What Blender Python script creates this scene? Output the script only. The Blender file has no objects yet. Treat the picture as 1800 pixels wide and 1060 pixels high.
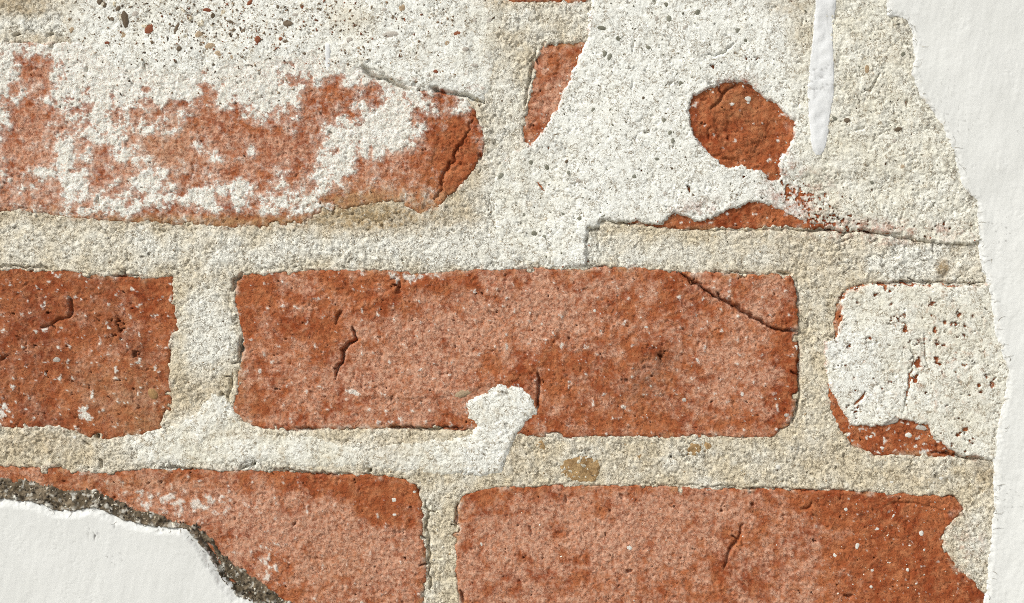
import bpy, math, random
import numpy as np
from mathutils import Vector

# ------------------------------------------------------------------ camera, world, sun, exposure
SC = bpy.context.scene
COL = SC.collection
S = 0.00024              # metres per photograph pixel: a 1000 px brick is 24 cm long
ZC = 1.40                # height of the picture's centre above the ground
DIST = 0.62

cam_d = bpy.data.cameras.new('camera')
cam = bpy.data.objects.new('camera', cam_d)
COL.objects.link(cam)
cam.location = (0.0, -DIST, ZC)
cam.rotation_euler = (math.radians(90), 0, 0)
cam_d.sensor_width = 36.0
cam_d.lens = 36.0 * (DIST - 0.0008) / (1800 * S)
cam_d.clip_start = 0.01
cam_d.clip_end = 200.0
SC.camera = cam

SUN_DIR = Vector((-0.56, -0.50, 0.66)).normalized()      # towards the sun: upper left, in front of the wall
elev = math.asin(SUN_DIR.z)
world = bpy.data.worlds.new('World')
SC.world = world
world.use_nodes = True
wn = world.node_tree.nodes
wl = world.node_tree.links
sky = wn.new('ShaderNodeTexSky')
sky.sky_type = 'NISHITA'
sky.sun_disc = False
sky.sun_elevation = elev
sky.sun_rotation = math.atan2(SUN_DIR.x, SUN_DIR.y)
sky.air_density = 1.0
sky.dust_density = 6.0
sky.ozone_density = 1.0
hs = wn.new('ShaderNodeHueSaturation')
hs.inputs['Saturation'].default_value = 0.30
bg = wn['Background']
bg.inputs['Strength'].default_value = 0.075
wl.new(sky.outputs[0], hs.inputs['Color'])
wl.new(hs.outputs[0], bg.inputs[0])

sun_d = bpy.data.lights.new('sun', 'SUN')
sun_d.energy = 1.5
sun_d.angle = math.radians(10)
sun_d.color = (0.99, 1.0, 0.955)
sun = bpy.data.objects.new('sun', sun_d)
COL.objects.link(sun)
sun.location = (-2, -3, 5)
sun.rotation_euler = (-SUN_DIR).to_track_quat('-Z', 'Y').to_euler()

SC.view_settings.view_transform = 'Standard'
SC.view_settings.look = 'None'
SC.view_settings.gamma = 1.0
SC.view_settings.use_curve_mapping = False
SC.view_settings.exposure = 0.60
SC.render.engine = 'CYCLES'
SC.cycles.use_denoising = False
SC.cycles.pixel_filter_type = 'BLACKMAN_HARRIS'
SC.cycles.filter_width = 1.0

# ------------------------------------------------------------------ noise
F = np.float32


def _perm(seed):
    r = np.random.RandomState(seed)
    p = r.permutation(256)
    return np.concatenate([p, p]), (r.rand(256) * 2 * np.pi)


def perlin(x, y, seed=0):
    p, ang = _perm(seed)
    gx, gy = np.cos(ang).astype(F), np.sin(ang).astype(F)
    xi = np.floor(x).astype(np.int32)
    yi = np.floor(y).astype(np.int32)
    xf = (x - xi).astype(F)
    yf = (y - yi).astype(F)
    xi &= 255
    yi &= 255
    u = xf * xf * xf * (xf * (xf * 6 - 15) + 10)
    v = yf * yf * yf * (yf * (yf * 6 - 15) + 10)

    def g(a, b, dx, dy):
        h = p[p[(xi + a) & 255] + ((yi + b) & 255)]
        return gx[h] * dx + gy[h] * dy
    n00 = g(0, 0, xf, yf)
    n10 = g(1, 0, xf - 1, yf)
    n01 = g(0, 1, xf, yf - 1)
    n11 = g(1, 1, xf - 1, yf - 1)
    a = n00 + u * (n10 - n00)
    b = n01 + u * (n11 - n01)
    return (a + v * (b - a)) * F(1.5)


def fbm(x, y, wlen, octs=4, seed=0, gain=0.5):
    s, a, t = 0.0, 1.0, 0.0
    for i in range(octs):
        k = (2.03 ** i) / wlen
        s = s + a * perlin(x * k + 17.3 * i, y * k - 9.1 * i, seed * 31 + i)
        t += a
        a *= gain
    return (s / t).astype(F)


def worley(x, y, cell, seed=0):
    """distance to the nearest and second feature point (in cells) and a random number for the nearest."""
    r = np.random.RandomState(seed)
    jx, jy, jr = r.rand(3, 256, 256).astype(F)
    xs, ys = x / cell, y / cell
    xi, yi = np.floor(xs).astype(np.int32), np.floor(ys).astype(np.int32)
    f1 = np.full(x.shape, 9.0, F)
    f2 = np.full(x.shape, 9.0, F)
    rid = np.zeros(x.shape, F)
    for a in (-1, 0, 1):
        for b in (-1, 0, 1):
            cx, cy = (xi + a) & 255, (yi + b) & 255
            dx = xi + a + jx[cx, cy] - xs
            dy = yi + b + jy[cx, cy] - ys
            d = np.sqrt(dx * dx + dy * dy).astype(F)
            m = d < f1
            f2 = np.where(m, f1, np.minimum(f2, d))
            rid = np.where(m, jr[cx, cy], rid)
            f1 = np.where(m, d, f1)
    return f1, f2, rid


def sst(a, b, x):
    t = np.clip((x - a) / (b - a), 0, 1)
    return (t * t * (3 - 2 * t)).astype(F)


# ------------------------------------------------------------------ the grid that every layer of the wall is cut from
def axis(n0, n1, step, ext, grow=1.09, most=22):
    mid = np.arange(n0, n1 + step, step)
    lo, hi, s = [mid[0]], [mid[-1]], step
    while lo[-1] > n0 - ext:
        s = min(s * grow, most)
        lo.append(lo[-1] - s)
        hi.append(hi[-1] + s)
    return np.concatenate([lo[:0:-1], mid, hi[1:]]).astype(F)


STEP = 1800 / 1024
au = axis(-8, 1808, STEP, 480)
av = axis(-8, 1068, STEP, 420)
U, V = np.meshgrid(au, av)
NV, NU = U.shape

# shared domain warps: they make every drawn outline crumbly
WU = 5.0 * fbm(U, V, 46, 3, 1) + 4.2 * fbm(U, V, 12, 3, 2, 0.65)
WV = 5.0 * fbm(U, V, 46, 3, 3) + 4.2 * fbm(U, V, 12, 3, 4, 0.65)
WU2 = 7.0 * fbm(U, V, 30, 4, 5, 0.62)
WV2 = 7.0 * fbm(U, V, 30, 4, 6, 0.62)


def poly_sdf(pts, wu=1.0, crumb=0.0):
    """signed distance (pixels, positive inside) to a polygon with a crumbled outline."""
    x = U + wu * WU + crumb * WU2
    y = V + wu * WV + crumb * WV2
    pts = [(float(a), float(b)) for a, b in pts]
    d2 = np.full(U.shape, 1e12, F)
    ins = np.zeros(U.shape, bool)
    n = len(pts)
    for i in range(n):
        ax, ay = pts[i]
        bx, by = pts[(i + 1) % n]
        ex, ey = bx - ax, by - ay
        t = np.clip(((x - ax) * ex + (y - ay) * ey) / (ex * ex + ey * ey + 1e-9), 0, 1)
        dx, dy = x - ax - t * ex, y - ay - t * ey
        d2 = np.minimum(d2, dx * dx + dy * dy)
        c = (ay > y) != (by > y)
        ins ^= c & (x < (bx - ax) * (y - ay) / ((by - ay) if by != ay else 1e-9) + ax)
    d = np.sqrt(d2)
    return np.where(ins, d, -d).astype(F)


def line_dist(pts, wu=1.0, along=False):
    x, y = U + wu * WU * 0.8, V + wu * WV * 0.8
    d2 = np.full(U.shape, 1e12, F)
    tt = np.zeros(U.shape, F)
    n = len(pts) - 1
    for k, ((ax, ay), (bx, by)) in enumerate(zip(pts[:-1], pts[1:])):
        ex, ey = bx - ax, by - ay
        t = np.clip(((x - ax) * ex + (y - ay) * ey) / (ex * ex + ey * ey + 1e-9), 0, 1)
        q = (x - ax - t * ex) ** 2 + (y - ay - t * ey) ** 2
        tt = np.where(q < d2, (k + t) / n, tt)
        d2 = np.minimum(d2, q)
    if along:
        return np.sqrt(d2).astype(F), tt.astype(F)
    return np.sqrt(d2).astype(F)


def blobs(lst):
    s = np.zeros(U.shape, F)
    for (x, y, rx, ry, a) in lst:
        s += a * np.exp(-((U - x) / rx) ** 2 - ((V - y) / ry) ** 2)
    return s


# shared textures of grain
N_lo = fbm(U, V, 260, 3, 11)
N_mid = fbm(U, V, 70, 4, 12)
N_fine = fbm(U, V, 14, 4, 13, 0.6)
N_grain = fbm(U, V, 5.6, 2, 14, 0.7)
N_gr2 = fbm(U, V, 8.5, 3, 19, 0.75)
VALLEY = sst(0.13, 0.0, np.abs(fbm(U, V, 13, 2, 20, 0.6))) * sst(-0.15, 0.25, fbm(U, V, 30, 2, 23))     # crooked little valleys between plateaus
W1, W2, WR = worley(U + 0.4 * WU, V + 0.4 * WV, 9.0, 21)
SAND = np.clip(1 - (W1 / 0.62) ** 2, 0, 1) * (0.35 + 0.65 * WR)         # round sand grains
C1, C2, CRID = worley(U + 2.4 * WU, V + 2.4 * WV, 26.0, 22)
CHIP = np.clip((C2 - C1) / 0.16, 0, 1)                                   # small plates with cracks between
RIDGE = np.abs(fbm(U, V, 24, 3, 15, 0.6))
CURL = sst(0.045, 0.0, RIDGE) * sst(0.02, 0.30, fbm(U, V, 34, 2, 16))   # short curling hair cracks
PIT = sst(0.30, 0.52, fbm(U, V, 9.5, 2, 17, 0.6))                       # pin holes
PIT2 = sst(0.34, 0.55, fbm(U, V, 22, 3, 18, 0.6))

def blur(a, n):
    k = np.ones(2 * n + 1, F) / (2 * n + 1)
    a = np.apply_along_axis(lambda r: np.convolve(np.pad(r, n, 'edge'), k, 'valid'), 1, a)
    return np.apply_along_axis(lambda r: np.convolve(np.pad(r, n, 'edge'), k, 'valid'), 0, a).astype(F)



crk = random.Random(77)


def cut(pts, w, d, wu=1.0):
    out = [pts[0]]
    for (ax, ay), (bx, by) in zip(pts[:-1], pts[1:]):
        ln = math.hypot(bx - ax, by - ay)
        n = max(1, int(ln / 7))
        for k in range(1, n + 1):
            j = 0 if k == n else 2.6
            out.append((ax + (bx - ax) * k / n + crk.uniform(-j, j), ay + (by - ay) * k / n + crk.uniform(-j, j)))
    d_, t_ = line_dist(out, wu, True)
    span = math.hypot(pts[0][0] - pts[-1][0], pts[0][1] - pts[-1][1])
    for _ in range(min(3, int(span / 38)) if w < 2.6 else 0):       # short side cracks
        bx, by = out[crk.randrange(1, len(out))]
        ba, bl = crk.uniform(0, 6.28), crk.uniform(7, 17)
        br = [(bx, by), (bx + bl * 0.5 * math.cos(ba) + crk.uniform(-2, 2), by + bl * 0.5 * math.sin(ba) + crk.uniform(-2, 2)), (bx + bl * math.cos(ba + 0.4), by + bl * math.sin(ba + 0.4))]
        d_ = np.minimum(d_, line_dist(br, wu) * 1.6)
    taper = 0.45 + 0.75 * np.sin(np.pi * np.clip(t_ * 0.94 + 0.03, 0.001, 0.999)) ** 0.7
    return (d_ / taper, w, d * (0.55 + 0.6 * np.clip(np.sin(np.pi * t_), 0, 1) ** 0.5))


def apply_cuts(h, cuts):
    for d, w, dep in cuts:
        wv = w * (0.75 + 0.9 * np.clip(N_fine + 0.25, -0.4, 1))
        h = h - dep * np.exp(-(d / np.maximum(wv, 0.5)) ** 2)
    return h


# ------------------------------------------------------------------ mesh from a masked piece of the grid
def sheet(name, mask, H, mat, parent, wear=None, skirt=None, faces=None):
    """heights H (mm towards the viewer) over the cells whose corners lie in mask -> ONE mesh object with a skirt behind it"""
    if faces is None:
        faces = mask[:-1, :-1] & mask[1:, :-1] & mask[:-1, 1:] & mask[1:, 1:]
    fj, fi = np.nonzero(faces)
    if len(fj) == 0:
        return None
    a = fj * NU + fi
    quads = np.stack([a, a + NU, a + NU + 1, a + 1], 1)         # facing the viewer
    used = np.zeros(NV * NU, bool)
    used[quads.ravel()] = True
    remap = np.cumsum(used) - 1
    idx = np.nonzero(used)[0]
    quads = remap[quads]
    u, v, h = U.ravel()[idx], V.ravel()[idx], H.ravel()[idx]
    co = np.stack([(u - 900) * S, -h * 0.001, ZC - (v - 530) * S], 1)
    wr = wear.reshape(-1, 4)[idx] if wear is not None else None
    if skirt is not None:
        pf = np.pad(faces, 1)
        ed = []
        c = pf[1:-1, 1:-1]
        for (dj, di, e) in ((-1, 0, (0, 1)), (1, 0, (NU + 1, NU)), (0, -1, (NU, 0)), (0, 1, (1, NU + 1))):
            nb = pf[1 + dj:pf.shape[0] - 1 + dj, 1 + di:pf.shape[1] - 1 + di]
            bj, bi = np.nonzero(c & ~nb)
            b = bj * NU + bi
            ed.append(np.stack([b + e[0], b + e[1]], 1))
        ed = remap[np.concatenate(ed)]
        bv, inv = np.unique(ed.ravel(), return_inverse=True)
        top = inv.reshape(ed.shape) + len(co)
        inv = top + len(bv)
        low = co[bv].copy()
        low[:, 1] = -skirt * 0.001
        co = np.concatenate([co, co[bv], low])
        if wr is not None:
            wr = np.concatenate([wr, wr[bv], wr[bv]])
        quads = np.concatenate([quads, np.stack([top[:, 0], top[:, 1], inv[:, 1], inv[:, 0]], 1)])
    me = bpy.data.meshes.new(name)
    me.vertices.add(len(co))
    me.vertices.foreach_set('co', co.astype(F).ravel())
    nq = len(quads)
    me.loops.add(nq * 4)
    me.loops.foreach_set('vertex_index', quads.astype(np.int32).ravel())
    me.polygons.add(nq)
    me.polygons.foreach_set('loop_start', np.arange(0, nq * 4, 4, dtype=np.int32))
    me.polygons.foreach_set('use_smooth', np.ones(nq, bool))
    me.update(calc_edges=True)
    if wr is not None:
        at = me.attributes.new('wear', 'FLOAT_COLOR', 'POINT')
        at.data.foreach_set('color', np.ascontiguousarray(wr, F).ravel())
    me.materials.append(mat)
    o = bpy.data.objects.new(name, me)
    COL.objects.link(o)
    o.parent = parent
    return o


def pieces(faces, least=60):
    """the connected pieces of a face mask, largest first"""
    par, runs, prev = [], [], []

    def find(a):
        while par[a] != a:
            par[a] = par[par[a]]
            a = par[a]
        return a
    for j in range(faces.shape[0]):
        d = np.diff(np.concatenate([[0], faces[j].astype(np.int8), [0]]))
        cur = []
        for a, b in zip(np.nonzero(d == 1)[0], np.nonzero(d == -1)[0]):
            k = len(par)
            par.append(k)
            runs.append((j, a, b))
            for (pa, pb, pk) in prev:
                if pa <= b and pb >= a:              # a shared corner counts as joined
                    par[find(pk)] = find(k)
            cur.append((a, b, k))
        prev = cur
    lab = np.full(faces.shape, -1, np.int32)
    for k, (j, a, b) in enumerate(runs):
        lab[j, a:b] = find(k)
    ids, n = np.unique(lab[lab >= 0], return_counts=True)
    return [lab == i for i, c in sorted(zip(ids, n), key=lambda q: -q[1]) if c >= least]


def cells(mask):
    return mask[:-1, :-1] & mask[1:, :-1] & mask[:-1, 1:] & mask[1:, 1:]


def sheets(name, faces, H, mat, parent, wear, skirt, label=None):
    first = None
    for k, f in enumerate(pieces(faces)):
        o = sheet(name, None, H, mat, parent, wear, skirt=skirt, faces=f)
        if k == 0:
            first = o
            if label:
                o['label'] = label
    return first


def pack(*ch):
    z = np.zeros(U.shape, F)
    ch = list(ch) + [z] * (4 - len(ch))
    return np.stack([np.broadcast_to(c, U.shape) for c in ch], -1).astype(F)


# ------------------------------------------------------------------ materials
class NT:
    def __init__(s, name, rough=0.92, spec=0.15):
        s.m = bpy.data.materials.new(name)
        s.m.use_nodes = True
        s.t = s.m.node_tree
        s.b = s.t.nodes['Principled BSDF']
        s.b.inputs['Roughness'].default_value = rough
        s.b.inputs['Specular IOR Level'].default_value = spec
        s.tc = s.t.nodes.new('ShaderNodeTexCoord').outputs['Object']
        s.at = s.t.nodes.new('ShaderNodeAttribute')
        s.at.attribute_name = 'wear'
        s.sep = s.t.nodes.new('ShaderNodeSeparateColor')
        s.lk(s.at.outputs['Color'], s.sep.inputs[0])
        s.R, s.G, s.B, s.A = s.sep.outputs[0], s.sep.outputs[1], s.sep.outputs[2], s.at.outputs['Alpha']

    def lk(s, a, b):
        s.t.links.new(a, b)

    def put(s, inp, v):
        if isinstance(v, (int, float)):
            inp.default_value = v
        elif isinstance(v, tuple):
            inp.default_value = v if len(v) == 4 else (*v, 1)
        else:
            s.lk(v, inp)

    def noise(s, scale, detail=3, rough=0.6, dist=0.0):
        n = s.t.nodes.new('ShaderNodeTexNoise')
        n.inputs['Scale'].default_value = scale
        n.inputs['Detail'].default_value = detail
        n.inputs['Roughness'].default_value = rough
        n.inputs['Distortion'].default_value = dist
        s.lk(s.tc, n.inputs['Vector'])
        return n.outputs['Fac']

    def voro(s, scale, out='Distance', feat='F1'):
        n = s.t.nodes.new('ShaderNodeTexVoronoi')
        n.feature = feat
        n.inputs['Scale'].default_value = scale
        s.lk(s.tc, n.inputs['Vector'])
        return n.outputs[out]

    def ramp(s, f, lo, hi, a=0.0, b=1.0):
        n = s.t.nodes.new('ShaderNodeMapRange')
        n.interpolation_type = 'SMOOTHSTEP'
        s.put(n.inputs['Value'], f)
        n.inputs['From Min'].default_value = lo
        n.inputs['From Max'].default_value = hi
        n.inputs['To Min'].default_value = a
        n.inputs['To Max'].default_value = b
        return n.outputs[0]

    def curls(s, scale, width, keep=0.5):
        a = s.noise(scale, 2, 0.6, 0.6)
        d = s.math('ABSOLUTE', s.math('SUBTRACT', a, 0.5))
        m = s.ramp(s.noise(scale * 0.55, 2, 0.6), keep - 0.05, keep + 0.07)
        return s.math('MULTIPLY', s.ramp(d, width, 0.0), m)

    def math(s, op, a, b=0.0, clamp=False):
        n = s.t.nodes.new('ShaderNodeMath')
        n.operation = op
        n.use_clamp = clamp
        s.put(n.inputs[0], a)
        s.put(n.inputs[1], b)
        return n.outputs[0]

    def mix(s, f, a, b):
        n = s.t.nodes.new('ShaderNodeMix')
        n.data_type = 'RGBA'
        s.put(n.inputs[0], f)
        s.put(n.inputs[6], a)
        s.put(n.inputs[7], b)
        return n.outputs[2]

    def finish(s, col, bump_h=None, dist=0.0003, strength=0.6):
        s.lk(col, s.b.inputs['Base Color'])
        if bump_h is not None:
            n = s.t.nodes.new('ShaderNodeBump')
            n.inputs['Strength'].default_value = strength
            n.inputs['Distance'].default_value = dist
            s.lk(bump_h, n.inputs['Height'])
            s.lk(n.outputs[0], s.b.inputs['Normal'])
        return s.m


def mat_brick():
    t = NT('fired_brick')
    big = t.noise(48, 5, 0.62)
    fine = t.noise(620, 4, 0.75)
    vf = t.noise(1700, 2, 0.7)
    curl = t.curls(560, 0.030, 0.47)
    c = t.mix(t.ramp(big, 0.35, 0.65), (0.258, 0.056, 0.017), (0.380, 0.119, 0.044))
    c = t.mix(t.ramp(t.noise(230, 4, 0.65), 0.42, 0.66, 0, 0.7), c, (0.47, 0.19, 0.085))
    c = t.mix(t.ramp(t.noise(150, 4, 0.7), 0.54, 0.70, 0, 0.6), c, (0.21, 0.040, 0.014))
    c = t.mix(t.ramp(vf, 0.54, 0.70, 0, 0.42), c, (0.16, 0.032, 0.013))
    dust = t.math('MULTIPLY', t.G, t.ramp(t.noise(520, 5, 0.75), 0.36, 0.60, 0.30, 1.12), True)
    c = t.mix(dust, c, (0.585, 0.335, 0.228))
    # the fourth channel is an ochre brown staining
    c = t.mix(t.math('MULTIPLY', t.A, 0.85, True), c, (0.40, 0.235, 0.115))
    c = t.mix(t.math('MULTIPLY', curl, 0.75), c, (0.15, 0.035, 0.016))
    c = t.mix(t.math('MULTIPLY', t.B, t.ramp(fine, 0.35, 0.6, 0.4, 1.0), True), c, (0.06, 0.035, 0.025))
    wcol = t.mix(t.ramp(t.noise(300, 3, 0.6), 0.35, 0.7), (0.74, 0.73, 0.65), (0.82, 0.825, 0.77))
    wcol = t.mix(t.math('MULTIPLY', curl, 0.6), wcol, (0.40, 0.25, 0.16))
    c = t.mix(t.math('MULTIPLY', t.R, t.ramp(vf, 0.66, 0.5, 0.55, 1.0), True), c, wcol)
    h = t.math('ADD', fine, t.math('SUBTRACT', t.math('MULTIPLY', vf, 0.9), t.math('MULTIPLY', curl, 0.5)))
    return t.finish(c, h, 0.00042, 0.65)


def mat_lime(name, white, cream, ochre, bump=0.55):
    """R whiteness, G ochre staining, B dirt and darker cracks and pits, A red brick dust"""
    t = NT(name)
    fine = t.noise(650, 4, 0.75)
    vf = t.noise(1700, 2, 0.7)
    mid = t.noise(130, 4, 0.6)
    curl = t.curls(520, 0.042, 0.48)
    curl2 = t.curls(820, 0.030, 0.50)
    w = t.math('ADD', t.R, t.ramp(mid, 0.3, 0.7, -0.22, 0.22), True)
    c = t.mix(w, cream, white)
    o = t.math('MULTIPLY', t.G, t.ramp(fine, 0.3, 0.65, 0.5, 1.15), True)
    c = t.mix(o, c, ochre)
    c = t.mix(t.ramp(vf, 0.58, 0.72, 0, 0.40), c, (0.42, 0.36, 0.26))
    c = t.mix(t.math('MULTIPLY', curl, 0.85), c, (0.235, 0.175, 0.10))
    c = t.mix(t.math('MULTIPLY', curl2, 0.55), c, (0.30, 0.25, 0.17))
    c = t.mix(t.math('MULTIPLY', t.A, t.ramp(fine, 0.35, 0.6, 0.3, 1.0), True), c, (0.36, 0.10, 0.045))
    c = t.mix(t.math('MULTIPLY', t.B, t.ramp(fine, 0.3, 0.6, 0.6, 1.0), True), c, (0.12, 0.095, 0.065))
    h = t.math('ADD', fine, t.math('SUBTRACT', t.math('MULTIPLY', vf, 0.9), t.math('MULTIPLY', t.math('ADD', curl, curl2), 0.5)))
    return t.finish(c, h, 0.00042, bump)


def mat_paint(name, col, col2):
    t = NT(name, 0.75, 0.25)
    mid = t.noise(45, 4, 0.6)
    fine = t.noise(420, 4, 0.65)
    c = t.mix(t.ramp(mid, 0.35, 0.7), col, col2)
    c = t.mix(t.math('MULTIPLY', t.G, t.ramp(fine, 0.35, 0.65, 0.3, 1), True), c, (0.55, 0.51, 0.43))
    c = t.mix(t.math('MULTIPLY', t.B, 1.0, True), c, (0.10, 0.09, 0.08))
    return t.finish(c, t.math('ADD', fine, t.math('MULTIPLY', mid, 1.5)), 0.00020, 0.10)


def mat_edge():
    t = NT('crumbled_plaster_core')
    fine = t.noise(520, 4, 0.7)
    mid = t.noise(150, 4, 0.6)
    c = t.mix(t.ramp(mid, 0.35, 0.65), (0.095, 0.072, 0.044), (0.235, 0.185, 0.125))  # brown grime tone, deepened so the rim's shadow is partly in the colour
    c = t.mix(t.ramp(fine, 0.45, 0.62, 0, 0.8), c, (0.055, 0.045, 0.033))
    c = t.mix(t.R, c, (0.66, 0.64, 0.57))
    return t.finish(c, fine, 0.0005, 0.9)


def mat_stone(name, a, b):
    t = NT(name, 0.8, 0.25)
    oi = t.t.nodes.new('ShaderNodeObjectInfo').outputs['Random']
    n = t.noise(420, 4, 0.65)
    c = t.mix(oi, a, b)
    c = t.mix(t.ramp(n, 0.42, 0.68, 0, 0.6), c, tuple(x * 0.5 for x in a))
    return t.finish(c, n, 0.0003, 0.6)


def mat_attr(name):
    t = NT(name, 0.85, 0.2)
    n = t.noise(900, 3, 0.6)
    c = t.mix(t.ramp(n, 0.4, 0.7, 0, 0.35), t.at.outputs['Color'], (0.05, 0.045, 0.04))
    return t.finish(c, n, 0.0002, 0.4)


M_BRICK = mat_brick()
M_MORTAR = mat_lime('lime_mortar', (0.80, 0.79, 0.715), (0.665, 0.583, 0.430), (0.43, 0.31, 0.17), 0.85)
M_LIME = mat_lime('lime_coat', (0.84, 0.845, 0.79), (0.72, 0.69, 0.575), (0.46, 0.34, 0.19))
M_PAINT = mat_paint('white_wall_paint', (0.680, 0.685, 0.660), (0.715, 0.72, 0.697))
M_DRIP = mat_paint('white_drip_paint', (0.70, 0.71, 0.71), (0.73, 0.74, 0.745))
M_EDGE = mat_edge()
M_GRIT = mat_attr('sand_grit')
M_DARKSTONE = mat_stone('dark_pebble', (0.13, 0.095, 0.06), (0.21, 0.16, 0.11))
M_TANSTONE = mat_stone('tan_pebble', (0.42, 0.30, 0.18), (0.50, 0.39, 0.27))
M_REDSTONE = mat_stone('red_brick_crumb', (0.23, 0.065, 0.03), (0.32, 0.12, 0.06))
M_GREENSTONE = mat_stone('grey_green_pebble', (0.17, 0.165, 0.12), (0.28, 0.275, 0.22))
M_GREYSTONE = mat_stone('grey_pebble', (0.46, 0.41, 0.35), (0.55, 0.51, 0.45))
M_OCHRESTONE = mat_stone('ochre_stone', (0.36, 0.195, 0.075), (0.42, 0.25, 0.11))
M_WHITESTONE = mat_stone('white_grain', (0.74, 0.71, 0.63), (0.80, 0.78, 0.72))

# ------------------------------------------------------------------ the wall as a thing


def empty(name, loc, label, cat, group=None):
    o = bpy.data.objects.new(name, None)
    COL.objects.link(o)
    o.location = loc
    o.empty_display_size = 0.05
    o['label'] = label
    o['category'] = cat
    if group:
        o['group'] = group
    return o


wall = empty('brick_wall', (0, 0, 0), 'weathered red brick wall with beige lime mortar, bare where white plaster fell off', 'brick wall')
wall['kind'] = 'thing'

# ---- bricks: outlines as they show, in photograph pixels
P_B0A = [(60, -300), (1043, -300), (1046, -40), (1040, 0), (1020, 6), (980, 4), (935, 3), (905, 5), (885, -4), (600, -16), (60, -16)]
P_B0B = [(1110, -300), (2080, -300), (2080, 8), (1420, 8), (1395, 12), (1350, 4), (1180, -4), (1110, -10)]
P_B1 = [(-150, 72), (20, 74), (400, 68), (735, 72), (800, 130), (832, 190), (852, 240), (846, 280), (815, 322), (775, 362),
        (740, 378), (690, 352), (560, 372), (535, 396), (430, 402), (300, 394), (150, 386), (40, 372), (-150, 370)]
P_B2 = [(924, 185), (936, 120), (946, 88), (958, 76), (1034, 70), (1400, 70), (1930, 72), (1930, 414), (1600, 418), (1480, 408), (1380, 401),
        (1250, 405), (1190, 403), (1120, 394), (1000, 390), (945, 380), (925, 330), (916, 240)]
P_B4 = [(-690, 472), (0, 473), (100, 475), (170, 482), (240, 486), (303, 487), (306, 540), (312, 577), (301, 590), (297, 640), (300, 720),
        (285, 752), (250, 766), (175, 772), (100, 754), (0, 752), (-690, 752)]
P_B5 = [(410, 496), (424, 481), (470, 477), (600, 474), (690, 474), (745, 482), (800, 474), (940, 470), (975, 473), (1040, 470), (1100, 467), (1150, 473),
        (1210, 479), (1300, 482), (1388, 482), (1398, 505), (1402, 560), (1405, 620), (1403, 705), (1390, 745), (1362, 769),
        (1250, 769), (1100, 768), (960, 769), (900, 762), (750, 753), (600, 756), (520, 758), (460, 756), (430, 742), (404, 718), (414, 690),
        (420, 640), (424, 600), (415, 545)]
P_B6 = [(1466, 560), (1476, 525), (1492, 507), (1530, 498), (1700, 499), (2060, 500), (2060, 812), (1740, 810), (1640, 803), (1540, 801), (1502, 786),
        (1472, 752), (1455, 702), (1460, 640), (1467, 600)]
P_B7 = [(-230, 816), (0, 820), (100, 821), (170, 831), (270, 823), (400, 827), (445, 822), (470, 827), (560, 831), (650, 835), (705, 840), (732, 854),
        (742, 884), (746, 960), (751, 1035), (742, 1064), (730, 1130), (-230, 1130)]
P_B8 = [(804, 890), (814, 871), (850, 859), (900, 856), (1000, 853), (1100, 854), (1250, 858), (1400, 859), (1500, 863), (1600, 869), (1680, 874), (1697, 895),
        (1664, 930), (1660, 962), (1688, 1000), (1714, 1022), (1733, 1048), (1740, 1130), (816, 1130), (808, 1062), (802, 1000), (799, 940)]
OUT = [
    [(-880, 74), (-220, 74), (-220, 372), (-880, 372)],
    [(-880, -300), (-10, -300), (-10, 2), (-880, 2)],
    [(1800, 872), (2500, 872), (2500, 1140), (1800, 1140)],
    [(-760, 1205), (330, 1205), (330, 1500), (-760, 1500)],
    [(400, 1205), (1400, 1205), (1400, 1500), (400, 1500)],
    [(1470, 1205), (2460, 1205), (2460, 1500), (1470, 1500)],
    [(2130, 500), (2900, 500), (2900, 805), (2130, 805)],
    [(-900, -460), (600, -460), (600, -370), (-900, -370)],
    [(670, -460), (1700, -460), (1700, -370), (670, -370)],
]

POLYS = [P_B0A, P_B0B, P_B1, P_B2, P_B4, P_B5, P_B6, P_B7, P_B8]
SDF = [poly_sdf(p, 1.0 if k == 2 else 0.75, 0.7 if k == 2 else 0.22) for k, p in enumerate(POLYS)] + [poly_sdf(p, 0.8) for p in OUT]
BITE = 9 * sst(0.16, 0.5, fbm(U, V, 34, 3, 7, 0.6)) + 1.5 * sst(0.1, 0.5, fbm(U, V, 13, 2, 8))
SDF = [sd - BITE for sd in SDF]
SDF_ALL = np.max(SDF, axis=0)

# whitewash left on the upper left brick and lighter dust on all of them
wash_bias = blobs([
    (200, 110, 150, 70, .8), (8, 130, 22, 60, .5), (300, 150, 60, 50, .4), (450, 160, 60, 45, .55), (480, 80, 220, 40, .8), (700, 120, 130, 40, .7), (680, 215, 85, 45, .6), (600, 280, 45, 50, .45), (122, 320, 16, 60, .65), (68, 303, 24, 20, .45),
    (250, 325, 70, 45, .35), (350, 350, 50, 30, .35), (420, 260, 30, 18, .35), (450, 350, 90, 40, .25), (560, 340, 30, 50, .3), (818, 190, 14, 30, .6), (150, 240, 40, 20, .2), (15, 215, 20, 25, .2),
    (62, 130, 36, 60, -.9), (70, 230, 60, 45, -.6), (40, 300, 60, 50, -.25), (55, 350, 60, 20, -.3), (362, 170, 26, 32, -.8), (390, 225, 60, 32, -.75), (460, 260, 70, 50, -.6), (420, 310, 110, 22, -.45), (570, 170, 52, 48, -.7),
    (535, 250, 28, 45, -.6), (660, 160, 30, 26, -.55), (630, 240, 9, 40, -.5), (690, 300, 70, 35, -.5), (800, 270, 50, 95, -1.1), (765, 175, 24, 14, -.7), (180, 260, 50, 35, -.15), (290, 260, 55, 70, -.35), (197, 165, 6, 14, -.9), (256, 155, 9, 6, -.8), (495, 140, 14, 12, -.6)])
wash_n = 0.50 * fbm(U, V, 70, 3, 31, 0.6) + 0.75 * fbm(U, V, 24, 5, 35, 0.78)
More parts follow.
